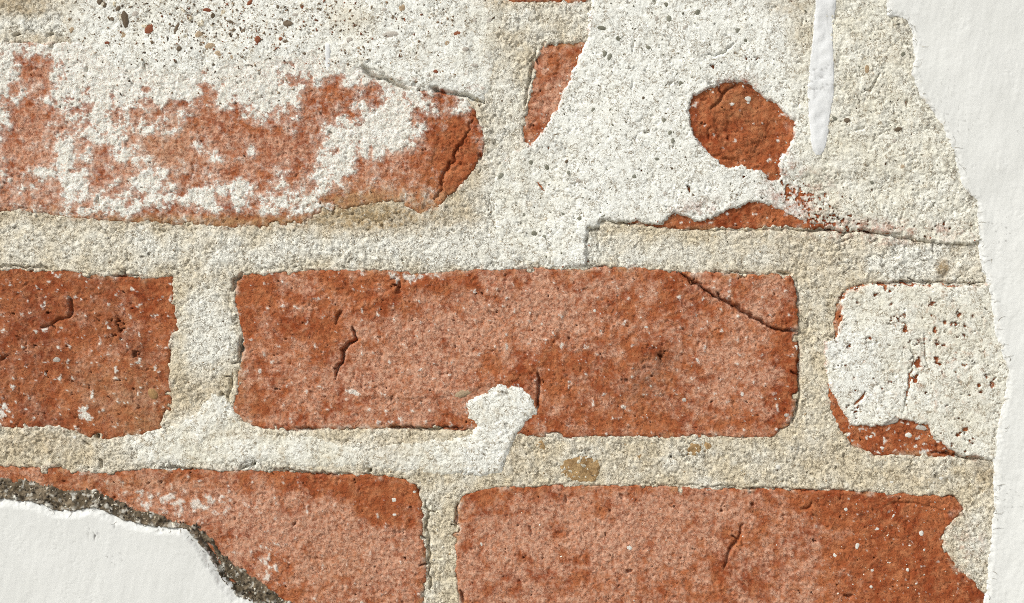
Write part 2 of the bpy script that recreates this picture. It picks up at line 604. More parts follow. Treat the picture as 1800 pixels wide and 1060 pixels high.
wash_f = wash_n * 1.45 + wash_bias * 0.74 + 0.02 + 0.05 * sst(210, 150, V) - 0.08 * sst(200, 300, V) - 0.35 * sst(368, 392, V) - 0.55 * blobs([(655, 362, 95, 26, 1.0)])
WASH = sst(-0.03, 0.12, wash_f + 0.06 * N_gr2)
WASH = np.maximum(WASH, 0.34 * sst(-0.45, 0.05, wash_f + 0.25 * N_gr2 + 0.15 * N_fine))      # a thin veil rubbed into the pores round the thicker crust

dust_bias = blobs([
    # middle brick
    (780, 600, 190, 110, 0.34), (960, 540, 130, 70, 0.42), (700, 690, 140, 60, 0.22), (1290, 660, 90, 120, 0.32), (520, 640, 80, 90, 0.18), (1350, 520, 60, 40, 0.18), (480, 560, 60, 60, -0.05),
    (940, 640, 90, 45, -0.40), (1120, 600, 120, 110, -0.05), (560, 600, 40, 60, -0.35), (660, 540, 60, 40, -0.2), (720, 500, 120, 24, -0.3), (860, 530, 60, 24, -0.25), (1395, 690, 22, 100, -0.6), (1390, 600, 25, 40, -0.4), (1200, 740, 200, 30, -0.05), (440, 520, 40, 60, -0.35),
    # left brick
    (30, 580, 60, 40, 0.10), (180, 690, 110, 50, 0.10), (230, 560, 60, 40, 0.05), (280, 520, 50, 50, -0.5), (60, 500, 120, 30, -0.3), (110, 640, 40, 90, -0.25), (150, 755, 40, 18, -0.4), (40, 620, 60, 60, -0.15),
    # bottom left brick
    (600, 960, 170, 90, 0.46), (420, 900, 120, 60, 0.36), (280, 860, 120, 30, 0.30), (60, 838, 60, 14, 0.1), (560, 845, 220, 22, -0.35), (680, 885, 70, 50, -0.65), (700, 1000, 40, 60, 0.15), (500, 1020, 50, 40, -0.1), (480, 1050, 40, 40, -0.3),
    # bottom right brick
    (960, 960, 170, 110, 0.34), (1180, 950, 160, 90, 0.30), (1300, 890, 90, 30, 0.28), (1420, 990, 90, 90, 0.22), (850, 880, 40, 24, -0.35), (1000, 1000, 60, 34, -0.22), (1560, 960, 110, 110, -0.55), (1640, 1030, 90, 60, -0.5), (1500, 880, 150, 26, -0.45), (1290, 970, 40, 60, -0.25), (1540, 1010, 60, 40, 0.3), (1200, 1040, 90, 40, -0.1),
    # upper course
    (240, 260, 130, 60, 0.45), (60, 300, 80, 70, 0.35), (480, 280, 130, 60, 0.22), (680, 300, 80, 50, 0.25), (60, 160, 40, 90, 0.15), (800, 280, 60, 100, -0.4),
    (970, 170, 40, 80, 0.30), (1300, 220, 120, 100, -0.55), (1300, 385, 200, 40, -0.4), (1560, 770, 160, 60, -0.7), (1462, 660, 30, 90, -0.6)])
dust_n = fbm(U, V, 40, 5, 33, 0.68)
DUST = sst(-0.20, 0.42, dust_n * 0.95 + dust_bias - 0.01 + 0.30 * N_gr2 + 0.22 * N_fine) * (0.70 + 0.30 * sst(-0.3, 0.2, N_grain + 0.4 * N_fine))
# pale grains in the brick body
EDGE_RED = np.clip(1 - SDF_ALL / 14, 0, 1)
DUST = np.clip(DUST * (1 - 0.55 * EDGE_RED * sst(-0.3, 0.2, N_mid)), 0, 1)

stain = blobs([(1165, 630, 34, 22, 0.62), (1135, 665, 26, 22, 0.42), (1120, 690, 50, 30, 0.2), (215, 580, 22, 24, 0.35), (240, 620, 14, 18, 0.35), (120, 650, 10, 30, 0.25), (5, 720, 8, 20, 0.2),
               (1515, 905, 7, 5, 0.9), (1433, 908, 7, 5, 0.5), (550, 925, 60, 40, 0.10), (1320, 897, 5, 8, 0.5)])
stain = np.clip(stain * (0.7 + 1.6 * np.clip(N_fine, -0.4, 0.6)), 0, 1)
ochre = blobs([(650, 368, 95, 32, 1.0), (770, 360, 40, 30, 0.5), (560, 395, 120, 14, 0.6), (300, 392, 200, 12, 0.55), (60, 372, 110, 12, 0.6), (330, 392, 330, 14, 0.95), (655, 362, 105, 30, 0.9), (290, 260, 60, 70, 0.34), (215, 690, 95, 60, 0.50), (260, 750, 50, 26, 0.5), (430, 700, 26, 50, 0.25),
               (1120, 690, 120, 60, 0.10), (590, 1000, 60, 50, 0.15), (200, 850, 160, 14, 0.35), (1290, 180, 40, 30, 0.4), (1330, 210, 20, 40, 0.25)])
ochre = np.clip(ochre * (0.75 + 1.2 * N_fine), 0, 1)

# spalled steps: one side of a crack lies lower
spall_hi = poly_sdf([(1188, 470), (1215, 492), (1250, 515), (1290, 538), (1330, 560), (1365, 582), (1420, 583), (1420, 460)], 1.0)
spall_b1 = poly_sdf([(742, 165), (775, 168), (800, 172), (826, 214), (805, 262), (785, 310), (765, 362), (742, 372), (756, 300), (772, 230)], 1.0)
spall_b5 = poly_sdf([(602, 545), (650, 524), (710, 500), (760, 492), (900, 500), (1000, 520), (960, 640), (880, 680), (760, 700), (640, 700), (588, 668), (603, 636), (600, 615), (626, 598), (618, 570)], 1.4)
spall_h1 = poly_sdf([(1300, 143), (1272, 166), (1262, 182), (1250, 192), (1262, 240), (1300, 285), (1380, 280), (1390, 215), (1340, 160)], 1.0)

cracks_mortar = [
    cut([(1030, 428), (1031, 404), (1051, 401), (1053, 384)], 2.6, 2.6, 0.3), cut([(1050, 404), (1052, 430), (1058, 452)], 1.4, 1.0),
    cut([(1050, 388), (1090, 392), (1130, 394)], 1.6, 1.6, 0.4),
    cut([(1180, 401), (1250, 406), (1330, 404), (1420, 404), (1470, 402), (1488, 409), (1510, 402), (1545, 410), (1585, 420), (1650, 429), (1712, 428)], 1.8, 1.6, 0.5),
    cut([(1425, 405), (1470, 402)], 2.6, 3.0, 0.4), cut([(1500, 404), (1512, 402), (1545, 410)], 2.4, 2.4, 0.4),
    cut([(1520, 498), (1600, 496), (1680, 497), (1735, 498)], 1.5, 1.6, 0.7), cut([(1640, 430), (1641, 446)], 1.8, 1.3), cut([(1475, 440), (1476, 426), (1500, 420)], 1.4, 1.2),
    cut([(1485, 512), (1475, 530)], 1.6, 1.2),
    cut([(1640, 795), (1690, 803), (1735, 809)], 1.9, 2.2, 0.5),
    cut([(168, 762), (172, 772)], 3.4, 3.4, 0.3), cut([(146, 776), (160, 784)], 2.0, 1.6), cut([(444, 815), (447, 818)], 4.2, 3.4, 0.3), cut([(648, 826), (652, 829)], 3.6, 3.0, 0.3),
    cut([(635, 800), (640, 822)], 2.0, 1.0), cut([(1179, 803), (1181, 804)], 2.6, 2.6, 0), cut([(1376, 846), (1379, 847)], 2.6, 2.0, 0),
    cut([(175, 810), (178, 824)], 2.6, 2.0), cut([(82, 62), (94, 57)], 1.6, 1.6), cut([(22, 62), (33, 58)], 1.8, 2.0), cut([(945, 84), (936, 118), (927, 160), (922, 186)], 2.2, 2.0, 0.6),
    cut([(852, 170), (851, 180)], 2.4, 1.8), cut([(842, 268), (844, 282)], 2.0, 1.8),
    cut([(700, 750), (745, 754), (815, 752)], 1.7, 2.4, 0.4), cut([(686, 751), (706, 752)], 2.8, 3.4, 0.3), cut([(520, 752), (530, 756), (560, 757)], 2.2, 2.2, 0.5),
    cut([(425, 480), (412, 492), (408, 512)], 3.0, 3.2, 0.4), cut([(872, 580 - 20), (423, 590)][1:] + [(421, 620)], 2.6, 2.4, 0.4), cut([(408, 655), (402, 690), (398, 715)], 2.2, 1.8),
    cut([(424, 595), (424, 612), (420, 640)], 2.4, 2.4), cut([(390, 690), (394, 706)], 3.0, 1.8), cut([(0, 470), (30, 469), (90, 472)], 1.8, 1.6), cut([(195, 484), (245, 486)], 1.8, 1.8),
    cut([(805, 884), (802, 930)], 2.0, 2.2), cut([(751, 880), (752, 960), (756, 1040)], 2.0, 2.4), cut([(810, 1040), (815, 1062)], 2.6, 2.4), cut([(738, 858), (734, 868)], 2.2, 2.2),
    cut([(1404, 600), (1406, 700), (1394, 745)], 1.8, 2.0, 0.4), cut([(1400, 490), (1404, 560)], 1.4, 1.2, 0.4), cut([(1366, 478), (1392, 481)], 2.4, 2.2, 0.4),
    cut([(1250, 478), (1330, 482)], 1.4, 1.2), cut([(1000, 466), (1060, 466)], 1.2, 1.0), cut([(280, 822), (345, 825)], 1.8, 1.6), cut([(420, 824), (440, 820)], 2.2, 2.0),
    cut([(475, 824), (560, 832), (620, 834)], 1.6, 1.6), cut([(1100, 852), (1300, 856), (1560, 866)], 1.2, 1.0),
]
cr_L1 = [cut([(640, 118), (652, 132), (668, 138)], 4.0, 3.4, 0.5), cut([(660, 132), (690, 143), (703, 150), (720, 158)], 2.9, 3.4, 0.6), cut([(736, 156), (738, 158)], 3.0, 2.4, 0.3), cut([(756, 152), (768, 158), (800, 164), (852, 180)], 2.8, 3.4, 0.5), cut([(763, 154), (770, 160)], 4.2, 2.6, 0.4),
         cut([(252, 110), (255, 125), (268, 130)], 1.6, 1.2), cut([(150, 118), (151, 128)], 2, 1.4)]
cracks_brick = [
    cut([(1195, 478), (1215, 492), (1250, 515), (1290, 538), (1330, 560), (1365, 582), (1404, 583)], 2.3, 3.2),
    cut([(600, 545), (593, 558), (592, 571)], 2.0, 2.2),
    cut([(620, 572), (624, 585), (628, 597), (614, 603), (600, 615), (602, 637), (592, 655), (590, 666)], 2.3, 4.0, 1.0),
    cut([(945, 655), (948, 680), (946, 700), (944, 720)], 2.3, 3.0, 0.6),
    cut([(690, 640 + 55), (688, 705)], 1.8, 1.5),
    cut([(120, 522), (125, 540), (121, 557)], 2.7, 3.2, 0.6),
    cut([(121, 557), (96, 567), (72, 577)], 2.0, 1.8, 0.8),
    
     cut([(27, 590), (45, 602), (46, 612)], 2.0, 1.2),
    cut([(0, 632), (8, 626)], 2.5, 2.5),
    cut([(1306, 922), (1300, 945), (1292, 958), (1280, 975), (1274, 1000)], 2.3, 1.9, 0.8),
    cut([(1485, 1048), (1500, 1047)], 2.5, 2.2), cut([(1100, 1003), (1108, 1006)], 2.4, 2.0), cut([(1090, 866), (1096, 880)], 2.0, 1.2), cut([(930, 925), (936, 942)], 2.0, 1.6), cut([(994, 872), (996, 885)], 2, 1.4),
    cut([(515, 922), (518, 924)], 3.2, 2.2), cut([(1320, 887), (1326, 889)], 2.4, 2.0), cut([(698, 494), (704, 518)], 2.6, 1.6), cut([(698, 512), (700, 518)], 3.5, 1.6),
    cut([(829, 212), (818, 240), (800, 258), (796, 284), (780, 306), (776, 330), (762, 352)], 2.4, 2.0, 2.0),
    
    cut([(1300, 143), (1272, 166), (1263, 180), (1250, 191)], 2.0, 1.6, 0.5),
    cut([(1246, 225), (1247, 248)], 2, 1.0), cut([(1250, 270), (1290, 283), (1340, 287)], 1.6, 0.8),
    cut([(335, 284), (340, 296), (336, 314)], 1.4, 0.8), cut([(172, 345), (173, 362)], 2.4, 1.6),
    cut([(1160, 620), (1165, 632)], 3.5, 0.9), cut([(1100, 667), (1106, 672)], 2.4, 1.2), cut([(1180, 705), (1150, 690)], 1.4, 0.6),
    cut([(1540, 890), (1600, 885), (1680, 905)], 1.8, 0.7), cut([(1410, 895), (1425, 892), (1428, 884)], 2, 1.3),
    cut([(880, 700 - 140), (860, 545)], 1.8, 0.9), cut([(1690, 935), (1668, 955)], 2.2, 1.0),
]

# brick face relief in mm
HB = (0.45 * N_lo + 0.40 * N_mid + 0.46 * N_fine + 0.22 * N_grain + 0.24 * N_gr2 - 0.22 * VALLEY - 0.16 * (1 - CHIP) * sst(0.0, 0.25, fbm(U, V, 120, 2, 46))
      - 0.55 * PIT * sst(-0.1, 0.3, N_mid + 0.1) - 0.60 * PIT2 * sst(0.0, 0.35, fbm(U, V, 110, 2, 41)))
HB = HB - 0.40 * CURL * sst(-0.1, 0.3, fbm(U, V, 160, 2, 42))
pit_f = fbm(U, V, 15, 4, 45, 0.7) + blobs([(208, 576, 15, 24, 0.42), (238, 620, 9, 18, 0.40), (86, 650, 8, 18, 0.36), (125, 697, 6, 6, 0.5), (60, 600, 50, 40, 0.06), (1165, 628, 18, 10, 0.25), (700, 505, 8, 14, 0.35), (518, 922, 5, 5, 0.5), (1440, 905, 60, 20, 0.08),
                                              (850, 545, 60, 30, 0.05), (40, 530, 60, 30, 0.05), (1110, 1003, 10, 8, 0.4), (925, 930, 10, 18, 0.25), (1190, 920, 200, 60, 0.04)])
PITS = sst(0.42, 0.62, pit_f)
HB = HB - 2.3 * PITS + np.clip(blobs([(1300, 220, 110, 90, 1.0), (810, 270, 50, 90, 0.9), (1320, 385, 150, 30, 0.7)]), 0, 1) * (1.4 * fbm(U, V, 48, 4, 48, 0.6) + 0.6 * (CRID - 0.5))
HB = HB + 0.9 * sst(-1.5, 2.5, spall_hi) - 0.40 * sst(-3, 3, spall_b1) + 0.42 * sst(-3, 4, spall_b5) * sst(40, 0, np.abs(spall_b5)) + 0.5 * sst(-2, 2, -spall_h1) * sst(1200, 1210, U) * sst(320, 300, V)
HB = HB + (0.25 + 0.25 * np.clip(N_fine, -0.5, 0.8)) * WASH * (SDF[2] > -4)
HB = apply_cuts(HB, cracks_brick + cracks_mortar + cr_L1)


def brick_height(sd, level, rnd=6.0, drop=0.55):
    r = np.clip(1 - sd / rnd, 0, 1)
    h = HB + level - drop * r * r * (0.7 + 0.6 * np.clip(N_mid, -0.5, 0.8))
    return h + np.minimum(sd, 0) * 1.1


BR_LEVEL = [0.0, 0.0, 0.15, -0.5, 0.0, 0.15, -0.3, 0.1, 0.1] + [0.0] * len(OUT)
SURF_B = np.full(U.shape, -30.0, F)
brick_labels = ['brick of the course above, only its lower edge bare', 'brick of the course above, a sliver bare beside the drip',
                'brick half hidden under flaking white limewash', 'brick under the cream lime coat, bare in a red spot and a slanting sliver',
                'dark pitted brick cut by the left edge', 'whole red brick with a chipped upper right corner',
                'brick under a cream crust with a bare red lower rim', 'pinkish brick above the fallen plaster edge', 'broad red brick with crumbled right end']
inframe = len(POLYS)
bricks = []
for i, sd in enumerate(SDF):
    h = brick_height(sd, BR_LEVEL[i])
    if i == 2:                      # the limewashed brick melts into its mortar
        h = np.where(V > 200, h, h)
    SURF_B = np.where(sd > -3, np.maximum(SURF_B, h), SURF_B)
    w = WASH if i == 2 else np.zeros(U.shape, F)
    if i == 3:
        w = 0.9 * sst(0.10, 0.24, fbm(U, V, 16, 3, 47, 0.6) + blobs([(1440, 340, 60, 40, 0.3), (1000, 300, 70, 60, 0.2)]) - 0.30)
    if i == 6:
        w = 0.95 * sst(0.22, 0.34, fbm(U, V, 10, 3, 43, 0.6) + blobs([(1560, 770, 90, 16, 0.10), (1640, 790, 50, 14, 0.2)]) - 0.12)
    if i in (5, 7, 8, 4):
        spots = sst(0.52, 0.62, fbm(U, V, 8, 2, 44 + i, 0.5)) * (0.6 * sst(1300, 1500, U) if i == 8 else 0.1)
        w = np.maximum(w, spots)
        if i == 7:
            w = np.maximum(w, 0.75 * sst(0.0, 0.3, N_fine + blobs([(330, 885, 110, 20, 0.5), (470, 985, 30, 40, 0.35), (245, 868, 60, 12, 0.2), (130, 830, 16, 14, 0.35)]) - 0.32))
        if i == 4:
            w = np.maximum(w, 0.9 * sst(0.1, 0.25, N_fine + blobs([(148, 728, 12, 14, 0.7), (4, 724, 9, 18, 0.8), (262, 478, 8, 6, 0.5)]) - 0.2))
        if i == 5:
            w = np.maximum(w, 0.8 * sst(0.1, 0.3, N_fine + blobs([(620, 688, 10, 8, 0.6), (1090, 717, 8, 8, 0.5), (720, 487, 36, 9, 0.6), (690, 742, 18, 6, 0.5)]) - 0.22))
    st = stain + (0.22 * sst(-0.3, 0.3, N_mid + N_lo) if i == 4 else 0)
    film = sst(13, 1, sd + 5 * N_fine) * sst(0.0, 0.3, fbm(U, V, 55, 3, 49, 0.6)) * (0 if i == 2 else 1)      # mortar rubbed over the arris
    w = np.maximum(w, 0.45 * film * sst(-0.2, 0.3, N_fine))
    wear = pack(np.clip(w, 0, 1), DUST * (0.8 if i == 4 else 1.0), np.clip(st, 0, 1), np.clip(ochre + 0.6 * film, 0, 1))
    o = sheet('brick', sd > -5, h, M_BRICK, wall, wear, skirt=-32)
    if o and i < inframe:
        o['label'] = brick_labels[i]
    bricks.append(o)

# ------------------------------------------------------------------ mortar
m_level = -0.05 + 0.55 * blobs([(360, 600, 90, 130, 0.9), (300, 430, 420, 45, 0.75), (800, 430, 350, 45, 0.55), (1250, 440, 250, 40, 0.25), (300, 795, 450, 45, 0.75), (700, 800, 250, 40, 0.55),
                        (1200, 810, 330, 45, -0.35), (1437, 620, 50, 190, -0.7), (777, 960, 55, 150, -0.9), (1600, 830, 120, 30, -0.2), (885, 200, 40, 160, 0.2), (950, 40, 90, 40, 0.2), (1700, 960, 40, 90, 0.3),
                        (345, 690, 60, 40, -0.5), (150, 395, 300, 14, -0.4), (620, 390, 200, 14, -0.35)])
m_white = blobs([(365, 595, 44, 50, 1.2), (360, 520, 40, 40, 0.4), (110, 440, 60, 26, 0.35), (290, 440, 50, 22, 0.35), (820, 420, 150, 50, 0.75), (1180, 450, 160, 22, 0.55), (520, 440, 120, 20, 0.3), (440, 460, 70, 20, 0.25),
                 (340, 780, 110, 40, 0.85), (560, 800, 140, 22, 0.6), (1620, 460, 110, 34, 0.55), (1640, 470, 90, 60, 0.25), (880, 350, 40, 120, 0.8), (885, 190, 30, 90, 0.4), (880, 130, 30, 80, 0.35), (1290, 30, 400, 60, 0.6), (60, 42, 110, 20, 0.8), (430, 432, 480, 36, 0.32), (20, 90, 30, 30, 0.5),
                 (1720, 940, 26, 90, 0.45), (1040, 440, 30, 30, 0.5), (1180, 820, 60, 20, 0.12), (1520, 240, 120, 240, 0.35), (450, 800, 900, 30, 0.1)])
m_ochre = blobs([(650, 378, 100, 18, 0.8), (30, 8, 60, 20, 0.75), (60, 66, 40, 9, 0.5), (480, 396, 260, 12, 0.45), (150, 382, 170, 10, 0.5), (650, 375, 100, 30, 0.6), (800, 370, 60, 40, 0.28), (840, 270, 24, 80, 0.4), (905, 65, 40, 16, 0.30), (885, 150, 26, 40, 0.10), (880, 5, 30, 8, 0.5),
                 (340, 690, 50, 35, 0.35), (60, 790, 120, 40, 0.35), (100, 770, 60, 14, 0.3), (690, 790, 50, 30, 0.3), (1360, 440, 90, 40, 0.18), (1440, 460, 60, 40, 0.18), (1140, 810, 300, 40, 0.10), (900, 800, 20, 40, 0.25), (1620, 840, 80, 20, 0.25), (1730, 830, 20, 30, 0.5), (1440, 800, 60, 40, 0.12),
                 (1660, 472, 13, 16, 1.3), (1385, 10, 40, 14, 0.7), (1400, 50, 20, 40, 0.35)])
m_ochre = np.clip(m_ochre * (0.8 + 1.2 * N_fine) - 0.02, 0, 1)
m_dirt_dark = np.clip(blobs([(1660, 478, 8, 14, 0.4), (1722, 815, 10, 12, 0.5), (300, 488, 8, 6, 0.3), (30, 4, 50, 14, 0.25)]) * (0.6 + 2 * np.clip(N_fine, 0, 1))
                 + 0.75 * CURL * sst(0.05, 0.35, N_mid) * 0.5 + 0.5 * PIT * sst(0.05, 0.4, fbm(U, V, 60, 2, 51)), 0, 1)  # dirt patches, plus hair cracks and pin holes coloured darker
m_red = blobs([(1040, 858, 40, 5, 0.5), (1500, 415, 120, 8, 0.4), (1560, 425, 60, 9, 0.4), (1480, 6, 10, 6, 0.3), (1720, 955, 14, 40, 0.3), (1690, 960, 14, 50, 0.5), (900, 762, 60, 8, 0.3)])
m_red = np.clip(m_red * sst(-0.1, 0.3, N_fine) + 0.30 * sst(7, 1, np.abs(SDF_ALL)) * sst(0.0, 0.35, N_fine), 0, 1)

HM = (m_level + 0.30 * N_lo + 0.46 * N_mid + 0.50 * N_fine + 0.20 * N_grain + 0.26 * N_gr2 + 0.26 * SAND + 0.45 * np.clip(1 - (C1 / 0.34) ** 2, 0, 1) * (CRID > 0.78) - 0.55 * VALLEY - 0.22 * (1 - CHIP) * sst(-0.1, 0.2, fbm(U, V, 100, 2, 55))
      - 0.75 * PIT * sst(-0.05, 0.3, fbm(U, V, 90, 2, 52)) - 1.3 * PIT2 * sst(0.0, 0.3, fbm(U, V, 120, 2, 53)) - 0.50 * CURL)
crumbly = np.clip(blobs([(340, 690, 55, 50, 1.0), (1580, 450, 160, 40, 0.6), (60, 790, 130, 36, 0.9), (690, 790, 60, 36, 0.6), (1450, 450, 80, 36, 0.6), (1650, 840, 110, 26, 0.9), (400, 390, 400, 14, 0.5), (1050, 440, 60, 40, 0.4), (820, 360, 70, 40, 0.8), (950, 60, 70, 30, 0.6), (1500, 90, 120, 50, 0.5)]), 0, 1)
HM = HM - 0.35 * crumbly * (1 - CHIP) + 0.3 * crumbly * (CRID - 0.5)
trowel = np.clip(blobs([(365, 595, 46, 56, 1.0), (820, 428, 120, 28, 0.6), (1180, 450, 150, 18, 0.7), (120, 440, 70, 25, 0.5), (300, 430, 90, 22, 0.4)]) * (0.75 + 1.2 * N_mid), 0, 0.85)      # smears pressed smooth
HM = HM * (1 - trowel) + trowel * (blur(HM, 5) + 0.08 * N_grain)
HM = apply_cuts(HM, cracks_mortar + cr_L1)
# the mortar thins out over the bricks' arrises and leaves an open hair gap here and there
gap = sst(0.12, 0.42, fbm(U, V, 60, 3, 54)) * (1 - np.clip(blobs([(350, 385, 520, 28, 1.2), (400, 70, 500, 24, 1.2)]), 0, 1))
HM = HM - 1.1 * gap * np.exp(-((SDF_ALL + 0.5) / 1.8) ** 2) - np.clip(SDF_ALL - 6.0 * N_mid - 5 * N_fine, 0, 30) * 0.30
mw = pack(np.clip(1.15 * m_white + 0.16 + 0.7 * N_mid + 0.22 * (WR > 0.86) * SAND, 0, 1), m_ochre, m_dirt_dark, m_red)
mask_m = SDF_ALL < 11


# the mortar is one bed with its joints: split where the joints meet so each joint can be named
def in_box(x0, y0, x1, y1):
    return (U >= x0) & (U < x1) & (V >= y0) & (V < y1)


mf = cells(mask_m)
head_boxes = [(290, 492, 440, 752), (1385, 490, 1500, 765), (725, 862, 830, 1140), (840, 78, 960, 385), (1660, 880, 1830, 1140)]
bed_boxes = [(-3000, -800, 4000, 240), (-3000, 240, 4000, 620), (-3000, 620, 4000, 1010), (-3000, 1010, 4000, 3000)]
left = mf.copy()
joint_labels = ['beige upright joint with a white lump between two bricks', 'narrow recessed beige upright joint right of the whole brick',
                'narrow recessed upright joint between the two lower bricks', 'cream upright joint beside the slanting red sliver', None]
for bx, lb in zip(head_boxes, joint_labels):
    m = left & in_box(*bx)[:-1, :-1]
    left &= ~m
    sheets('head_joint', m, HM, M_MORTAR, wall, mw, -20, lb)
bed_labels = ['cream bed joint along the top', 'broad cream bed joint above the middle course', 'bed joint below the middle course, whiter on its left half', None]
for bx, lb in zip(bed_boxes, bed_labels):
    m = left & in_box(*bx)[:-1, :-1]
    left &= ~m
    sheets('bed_joint', m, HM, M_MORTAR, wall, mw, -20, lb)

SURF = np.maximum(SURF_B, np.where(mask_m, HM, -30))
# smooth version of the surface that later coats lie on


SURF_S = blur(np.maximum(SURF, -1.0), 6)

# ------------------------------------------------------------------ white repair smear on the lower bed joint with its lump on the brick
P_SM = [(225, 775), (300, 748), (330, 735), (372, 690), (395, 700), (430, 752), (470, 764), (560, 768), (640, 790), (660, 786), (700, 780), (800, 770), (822, 764), (838, 748), (820, 738),
        (819, 705), (850, 690), (880, 678), (915, 683), (942, 700), (944, 725), (922, 745), (914, 760), (896, 790), (880, 832), (800, 838), (735, 832), (690, 828), (640, 818), (560, 824), (450, 812),
        (330, 818), (240, 808)]
sm = poly_sdf(P_SM, 1.0, 0.9)
sm_edge = sst(-1.0, 6.0, sm)
H_SM = SURF_S + 0.12 + 0.45 * sst(0, 9, sm) * (0.35 + 1.1 * sst(760, 860, U)) + 0.16 * N_mid + 0.26 * N_fine + 0.18 * N_grain + 0.24 * N_gr2 + 0.08 * SAND - 0.32 * VALLEY - 0.35 * PIT * sst(0, 0.3, N_mid) - 0.3 * CURL
H_SM = H_SM - 0.5 * PIT2 * sst(780, 850, U)
H_SM = apply_cuts(H_SM, [cracks_mortar[i] for i in (12, 13, 14)]) + np.minimum(sm, 0) * 0.7 - (1 - sm_edge) * 0.25
o = sheet('mortar_smear', sm > -5, H_SM, M_LIME, wall, pack(np.clip(0.42 + 0.8 * N_mid + 0.5 * sst(780, 860, U), 0, 1), np.clip(0.40 * sst(0.0, 0.5, N_fine) + blobs([(690, 790, 40, 26, 0.3), (460, 762, 80, 10, 0.3)]), 0, 1), 0.5 * PIT2 * sst(780, 850, U)), skirt=-4)
o['label'] = 'whiter mortar smeared along the joint and lumped onto the whole brick'
SURF = np.maximum(SURF, np.where(sm > -3, H_SM, -30))

# ------------------------------------------------------------------ cream lime coat: left piece full of grit, right piece, crust on the right brick
P_L1 = [(105, -420), (100, 20), (112, 58), (190, 120), (330, 135), (450, 108), (560, 98), (640, 118), (700, 148), (760, 158), (850, 182), (866, 150), (872, 80), (888, 24), (900, -420)]
P_L2 = [(1048, -420), (1040, 0), (1030, 72), (1012, 112), (998, 146), (984, 164), (982, 190), (958, 220), (936, 250), (900, 268), (876, 290), (862, 350), (872, 405), (900, 445), (960, 472), (1030, 466), (1030, 424), (1034, 404),
        (1053, 399), (1055, 387), (1095, 391), (1120, 389), (1165, 396), (1185, 374), (1235, 390), (1262, 376), (1330, 354), (1372, 366), (1405, 385), (1450, 398), (1488, 407), (1512, 401), (1545, 408), (1590, 418), (1650, 427), (1800, 432), (1800, -420)]
H1P = [(1209, 195), (1222, 167), (1255, 152), (1290, 141), (1320, 150), (1350, 177), (1396, 211), (1394, 246), (1367, 286), (1375, 312), (1350, 318), (1342, 300), (1310, 291), (1275, 294), (1245, 266), (1222, 240)]
P_L6 = [(1478, 530), (1492, 511), (1530, 502), (1680, 501), (1900, 501), (1900, 815), (1735, 808), (1692, 801), (1662, 783), (1636, 764), (1634, 748), (1600, 741), (1578, 737), (1545, 748), (1497, 749), (1480, 722),
        (1462, 690), (1452, 640), (1450, 600), (1470, 595), (1480, 560)]
sL1 = poly_sdf(P_L1, 1.0, 1.2) + 9 * fbm(U, V, 40, 4, 61, 0.65)
sL2 = poly_sdf(P_L2, 0.8, 0.5)
sH1 = poly_sdf(H1P, 0.8, 0.7)
RAG = 6 * fbm(U, V, 17, 4, 65, 0.7)
sH1 = sH1 + RAG
sL2 = np.minimum(sL2 + RAG * sst(-60, 0, 60 - np.abs(sL2)), -sH1)
sL6 = poly_sdf(P_L6, 0.8, 0.6) + RAG


def flecks(bl, wlen, seed, thr):
    return (fbm(U, V, wlen, 3, seed, 0.6) + blobs(bl) - thr) * 40


fl2 = flecks([(1385, 330, 26, 26, 0.38), (1420, 350, 40, 26, 0.34), (1450, 385, 50, 16, 0.32), (1500, 395, 60, 14, 0.30), (1340, 348, 14, 10, 0.2), (1310, 308, 10, 8, 0.35), (1320, 103, 22, 6, 0.55), (1252, 118, 8, 5, 0.5), (1128, 296, 5, 8, 0.4), (1211, 331, 6, 7, 0.5),
              (1430, 355, 60, 30, 0.12), (1650, 400, 60, 14, 0.24), (1245, 363, 20, 5, 0.3), (1150, 372, 14, 5, 0.35), (1160, 85, 6, 5, 0.4), (1400, 204, 8, 7, 0.35)], 7.5, 62, 0.63)
sL2 = np.minimum(sL2, -fl2)
fl6 = 0.8 * flecks([(1580, 556, 9, 12, 0.40), (1592, 572, 8, 10, 0.35), (1605, 600, 10, 10, 0.4), (1640, 600, 14, 12, 0.38), (1655, 570, 8, 14, 0.25), (1640, 535, 8, 6, 0.4), (1680, 556, 16, 12, 0.45), (1690, 590, 10, 16, 0.36), (1615, 640, 12, 12, 0.36), (1650, 636, 12, 12, 0.36),
              (1688, 640, 10, 10, 0.34), (1608, 668, 9, 12, 0.42), (1570, 668, 14, 6, 0.28), (1490, 610, 9, 6, 0.38), (1740, 670, 14, 14, 0.3), (1755, 605, 7, 14, 0.3), (1695, 700, 14, 14, 0.25), (1500, 720, 14, 8, 0.4), (1700, 752, 8, 14, 0.28), (1570, 580, 6, 5, 0.35), (1690, 770, 50, 20, 0.2),
              (1565, 505, 12, 10, 0.55), (1468, 580, 5, 20, 0.5), (1530, 515, 14, 6, 0.2), (1650, 650, 120, 90, 0.02)], 12, 63, 0.50)
sL6 = np.minimum(sL6, -fl6)


def coat(base, sd, thick, feather, seed, cuts, chip=0.12, rise=2.5):
    e = sst(-0.5, feather, sd)
    h = base + 0.10 + thick * e + 0.24 * fbm(U, V, 120, 3, seed) + 0.16 * N_mid + 0.22 * N_fine + 0.13 * N_grain + 0.18 * N_gr2 + 0.05 * SAND - 0.26 * VALLEY
    h = h - 0.6 * PIT * sst(0.0, 0.35, fbm(U, V, 80, 2, seed + 1)) - 0.45 * CURL - 0.4 * PIT2 * sst(0.1, 0.35, fbm(U, V, 100, 2, seed + 2))
    h = h - chip * (1 - CHIP) * sst(-0.1, 0.2, fbm(U, V, 140, 2, seed + 3))
    h = apply_cuts(h, cuts)
    return h + np.minimum(sd, 0) * 0.8


